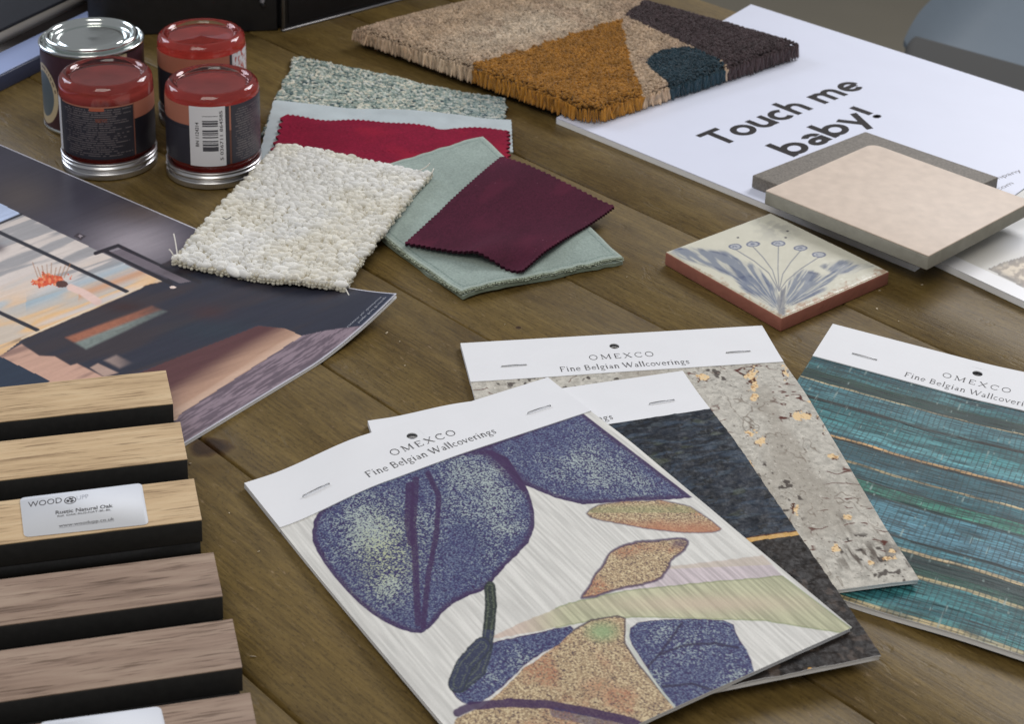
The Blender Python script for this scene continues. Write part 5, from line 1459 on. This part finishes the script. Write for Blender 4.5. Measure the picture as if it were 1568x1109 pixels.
def build_fabrics():
    # 1 tweed, furthest back
    q = [G(452, 86, .0032), G(774, 153, .0032), G(768, 215, .0032), G(396, 205, .0032)]
    def ztw(u, v): return .0008 * np.sin(u * 7) 
    Pt = quad(*q, ztw)
    def wav(P, a=.006, seed=0):
        def Q(u, v): 
            return P(u + a * (vn(v * 14, v * 0, seed) - .5) * (2 * np.abs(u - .5)), v + a * (vn(u * 18, u * 0, seed + 1) - .5) * 2 * np.abs(v - .5))
        return Q
    Pt = wav(Pt, .03, 3)
    t = empty('tweed_swatch', 'nubbly grey green tweed fabric swatch nearest the rug sample', 'fabric swatch', q[0] - [0, 0, .003], 'fabric swatches spread on the table')
    def tc(u, v, p, rg):
        n = len(u); r = rg.random(n)
        pal = np.array([S(172, 182, 172), S(214, 210, 194), S(112, 130, 126), S(146, 160, 154), S(74, 92, 96), S(200, 204, 198)])
        w = np.array([.26, .20, .14, .20, .08, .12])
        # darker and bluer towards the right-hand end of the weave
        i = rg.choice(len(pal), n, p=w / w.sum()); c = pal[i]
        return mix(c, S(84, 106, 122), (sst(.55, 1.0, u) * .28))
    V, T3, Q4, c = nubs(Pt, 120, 60, .00165, .00085, .0011, tc, 5, .35, .45, 7, 5)
    M_tw = mat('tweed_yarn', attr=True, rough=.9, spec=.2, var=.15, vscale=2500)
    sheet('cloth_base', Pt, 60, 30, .0022, mat('tweed_base', S(90, 104, 104), .95, var=.3, vscale=800), t)
    mesh_obj('yarn_nubs', V, [T3, Q4], M_tw, t, c)
    # 2 pale blue backed cloth under the crimson
    q = [G(418, 156, .0068), G(784, 182, .0068), G(786, 232, .0064), G(392, 250, .0060)]
    Pp = zig(quad(*q, lambda u, v: .0010 * np.sin(u * 11 + 1) * (1 - v) + .0012 * sst(.12, .0, v) * vn(u * 9, v * 0, 4)), 40, .004)
    t2 = sheet('pale_blue_swatch', Pp, 160, 50, .0011, mat('pale_blue_cotton', S(170, 180, 183), .85, var=.08, vscale=60, sheen=.3, bump=.2, bscale=2500), None)
    tag(t2, 'pale blue fabric swatch peeping out above the crimson velvet', 'fabric swatch', 'fabric swatches spread on the table')
    # 3 crimson velvet
    q = [G(429, 175, .0086), G(784, 199, .0080), G(786, 262, .0070), G(398, 275, .0070)]
    Pc = zig(quad(*q, lambda u, v: .0009 * np.sin(u * 13 + 2) * (1 - v * .6) + .0008 * sst(.1, .0, v) * np.sin(u * 24)), 44, .022, 'lrtb', 10)
    def velc(base, light, seed):
        def f(u, v, T):
            c = np.tile(np.array(base), (len(u), 1)) * ((.80 + .4 * fbm(u * 6, v * 3, seed, 3)) * (.62 + .76 * fbm(u * 170, v * 110, seed + 7, 3)))[:, None]
            return mix(c, light, sst(.55, .8, fbm(u * 5, v * 3, seed + 3, 3)) * .5)
        return f
    M_cr = mat('crimson_velvet', attr=True, rough=.85, spec=.12, var=.10, vscale=900, sheen=.10, sheen_tint=(1, .3, .4))
    t3 = sheet('crimson_swatch', Pc, 300, 90, .0014, M_cr, None, velc(S(118, 16, 44), S(150, 24, 48), 4), S(80, 14, 32))
    tag(t3, 'crimson velvet fabric swatch with pinked edges below the tweed', 'fabric swatch', 'fabric swatches spread on the table')
    # 4 sage cloth, folded double
    q = [G(488, 282, .0105), G(740, 209, .0118), G(953, 392, .0062), G(705, 446, .0064)]
    def zs(u, v): return .0013 * np.sin(v * 7 + u * 3) + .0008 * np.sin(u * 9) - .0005
    Ps = wav(quad(*q, zs), .010, 9)
    Ps2 = wav(quad(*[p - [0, 0, .0030] + np.array([0.0006, -.0008, 0]) for p in q], zs), .014, 19)
    t = empty('sage_swatch', 'folded sage green cloth swatch with stitched edge under the plum velvet', 'fabric swatch', [*q[3][:2], 0], 'fabric swatches spread on the table')
    def sc(u, v, T):
        c = np.tile(np.array(S(140, 154, 147)), (len(u), 1)) * ((.86 + .28 * fbm(u * 8, v * 10, 3, 4)) * (.80 + .4 * vn(u * 200, v * 300, 9)))[:, None]
        s, q_ = v * .118, u * .2
        e = np.minimum(np.minimum(u, 1 - u) * .118, np.minimum(v, 1 - v) * .205)
        st = (np.abs(e - .0040) < .00045)
        along = np.where(np.minimum(u, 1 - u) * .118 < np.minimum(v, 1 - v) * .205, v * .205, u * .118)
        c = mix(c, S(84, 104, 98), st * ((along / .0016) % 1 < .62) * .8)
        c = mix(c, S(174, 184, 172), sst(.0022, .0006, e) * .5)
        return c
    M_sg = mat('sage_cotton', attr=True, rough=.85, spec=.25, var=.07, vscale=1600, sheen=.25, bump=.25, bscale=2200)
    sheet('top_layer', Ps, 240, 300, .0014, M_sg, t, sc, S(130, 146, 136))
    sheet('under_layer', Ps2, 60, 80, .0024, M_sg, t, sc, S(126, 138, 122))
    # frayed fringe on the near edges: short curly yarns
    rg = np.random.default_rng(12); cs = []; A = []; B = []; Cz = []; cl = []
    def fr(P, us, vs, out, n):
        p = P(us, vs)
        for k in range(n):
            for j in range(2):
                c0 = p[k] + out * rg.uniform(-.0006, .0008) + np.array([0, 0, -.0007 - .0012 * j])
                a = rg.uniform(-.6, .6); al = np.array([-out[1], out[0], 0]) * math.sin(a) + out * math.cos(a)
                cs.append(c0); ln = rg.uniform(.0009, .0016); A.append(al * ln); B.append(np.cross(al, [0, 0, 1.]) * .00045); Cz.append(np.array([0, 0, .0005])); cl.append(np.array(S(168, 178, 160)) * rg.uniform(.7, 1.15))
    n = 150
    oL = q[3] - q[2]; oL[2] = 0; oL /= np.linalg.norm(oL)
    # left short edge (v = 1 ... bottom) and long near edge
    lo = (q[3] - q[0]); lo[2] = 0; lo /= np.linalg.norm(lo)
    fr(Ps, np.linspace(0, 1, n), np.ones(n), lo, n)
    fr(Ps, np.zeros(n), np.linspace(.3, 1, n), oL, n)
    V, T3, Q4, c = blobs(np.array(cs), np.array(A), np.array(B), np.array(Cz), np.array(cl), 5, 4)
    mesh_obj('frayed_edge', V, [T3, Q4], mat('frayed_yarn', attr=True, rough=.9), t, c)
    # 5 plum velvet
    q = [G(768, 237, .0125), G(945, 313, .0125), G(800, 412, .0120), G(616, 370, .0110)]
    def zp(u, v):
        d = 0
        return .0034 * np.exp(-((u - .62) / .11) ** 2) * sst(.60, 1, v) - .0036 * np.exp(-((u - .90) / .12) ** 2) * sst(.72, 1, v) + .0014 * np.sin(u * 4 + v * 5) + .0006 * np.sin(u * 6) 
    Ppl = zig(quad(*q, zp), 22, .014, 'lrtb', 36)
    M_pl = mat('plum_velvet', attr=True, rough=.85, spec=.12, var=.14, vscale=1100, sheen=.08, sheen_tint=(1, .5, .65))
    def lint(f):
        def g(u, v, T):
            c = f(u, v, T); return mix(c, S(150, 96, 112), (vn(u * 260, v * 260, 77) > .985) * .8)
        return g
    t5 = sheet('plum_swatch', Ppl, 260, 300, .0017, M_pl, None, lint(velc(S(66, 22, 40), S(84, 28, 48), 14)), S(44, 14, 28))
    tag(t5, 'dark plum velvet fabric swatch with pinked edges lying on sage cloth', 'fabric swatch', 'fabric swatches spread on the table')
    # 6 ivory boucle
    q = [G(427, 222, .0130), G(659, 263, .0150), G(525, 444, .0080), G(264, 399, .0080)]
    def zi(u, v): return .0030 * np.sin(np.pi * v) * (.4 + .6 * u) + .0016 * np.sin(u * 5 + v * 3)
    Pi_ = wav(quad(*q, zi), .012, 29)
    t = empty('ivory_swatch', 'ivory nubbly wool fabric swatch with loose threads, overlapping the magazine', 'fabric swatch', [*q[3][:2], .003], 'fabric swatches spread on the table')
    def ic(u, v, p, rg):
        n = len(u); c = np.tile(np.array(S(222, 220, 212)), (n, 1)) * rg.uniform(.80, 1.10, n)[:, None]
        big = fbm(u * 4, v * 5, 8, 3)
        c = mix(c, S(206, 198, 176), sst(.45, .80, big) * .35); c = mix(c, S(222, 224, 228), sst(.60, .30, big) * .3)
        return np.clip(c, 0, .88)
    V, T3, Q4, c = nubs(Pi_, 23, 37, .0031, .0024, .0022, ic, 15, .28, .26, 12, 8)
    V2, T32, Q42, c2 = nubs(Pi_, 50, 76, .0014, .0010, .0016, ic, 16, .35, .5, 7, 5)
    T3 = np.concatenate([T3, T32 + len(V)]); Q4 = np.concatenate([Q4, Q42 + len(V)]); V = np.concatenate([V, V2]); c = np.concatenate([c, c2])
    # bound edges
    rg = np.random.default_rng(5); E = []
    for (us, vs, m_) in ((np.linspace(0, 1, 52), np.ones(52), 52), (np.ones(78), np.linspace(0, 1, 78), 78), (np.zeros(78), np.linspace(0, 1, 78), 78), (np.linspace(0, 1, 52), np.zeros(52), 52)):
        pp = Pi_(us, vs) + rg.normal(0, .0004, (m_, 3)); pp[:, 2] -= .0009
        E.append(pp)
        pp = pp.copy(); pp[:, 2] -= .0016; E.append(pp + rg.normal(0, .0003, (m_, 3)))
    E = np.concatenate(E); m_ = len(E); sz = rg.uniform(.0009, .0015, m_)
    I3 = np.eye(3)
    V3, T33, Q43, c3 = blobs(E, I3[0] * sz[:, None], I3[1] * sz[:, None], I3[2] * sz[:, None] * .9, np.tile(np.array(S(206, 202, 186)), (m_, 1)) * rg.uniform(.8, 1.05, m_)[:, None], 6, 5)
    T3 = np.concatenate([T3, T33 + len(V)]); Q4 = np.concatenate([Q4, Q43 + len(V)]); V = np.concatenate([V, V3]); c = np.concatenate([c, c3])
    M_iv = mat('ivory_wool', attr=True, rough=.9, spec=.2, var=.06, vscale=900, bump=.5, bscale=2600, bdist=.0003, sheen=.15)
    sheet('cloth_base', Pi_, 60, 80, .0028, mat('ivory_base', S(176, 168, 148), .95, var=.2, vscale=600), t)
    mesh_obj('yarn_nubs', V, [T3, Q4], M_iv, t, c)
    M_th = mat('ivory_thread', S(216, 212, 202), .8)
    for pts in ([(272, 396, .010), (270, 375, .011), (266, 358, .015)], [(528, 440, .009), (533, 450, .008), (538, 459, .0075)], [(266, 392, .010), (262, 384, .012), (259, 382, .012)], [(640, 262, .016), (655, 256, .019), (658, 250, .022)], [(655, 270, .015), (662, 266, .017), (664, 258, .018)]):
        P_ = np.array([G(a, b, z_) for a, b, z_ in pts]); s_ = np.linspace(0, 1, 7)[:, None]
        P_ = (1 - s_) ** 2 * P_[0] + 2 * s_ * (1 - s_) * P_[1] + s_ ** 2 * P_[2]
        tube('thread', P_, .00042, M_th, t, 6)
    tube('dark_thread', [G(341, 333, .0165), G(347, 336, .0170), G(354, 332, .0170)], .0003, mat('black_thread', S(60, 60, 60), .8), t, 6)
build_fabrics()

# ================================================================== CRUMBS ON THE TABLE
rg = np.random.default_rng(3)
spots = [(415, 742, .0007), (351, 786, .0005), (437, 812, .0007), (387, 1006, .0007), (1343, 473, .0009), (1376, 492, .0006), (1412, 436, .0006), (1347, 445, .0006), (592, 510, .0009), (612, 523, .0005), (620, 560, .0006), (291, 710, .0006), (773, 497, .0008), (1485, 432, .0005), (1430, 540, .0006), (396, 845, .0006), (960, 424, .0005)]
cs = np.array([G(a, b, .0004) for a, b, s in spots]); sz = np.array([s for a, b, s in spots])
I3 = np.eye(3)
R_ = rg.normal(0, .4, (len(cs), 3))
V, T3, Q4, c = blobs(cs, (I3[0] + R_) * sz[:, None], (I3[1] - R_[:, ::-1]) * sz[:, None] * .6, I3[2] * sz[:, None] * .5, np.tile(np.array([S(205, 190, 165)]), (len(cs), 1)))
tag(mesh_obj('crumbs', V, [T3, Q4], mat('crumb', attr=True, rough=.8), None, c), 'tiny pale crumbs scattered on the bare planks', 'crumbs', kind='stuff')
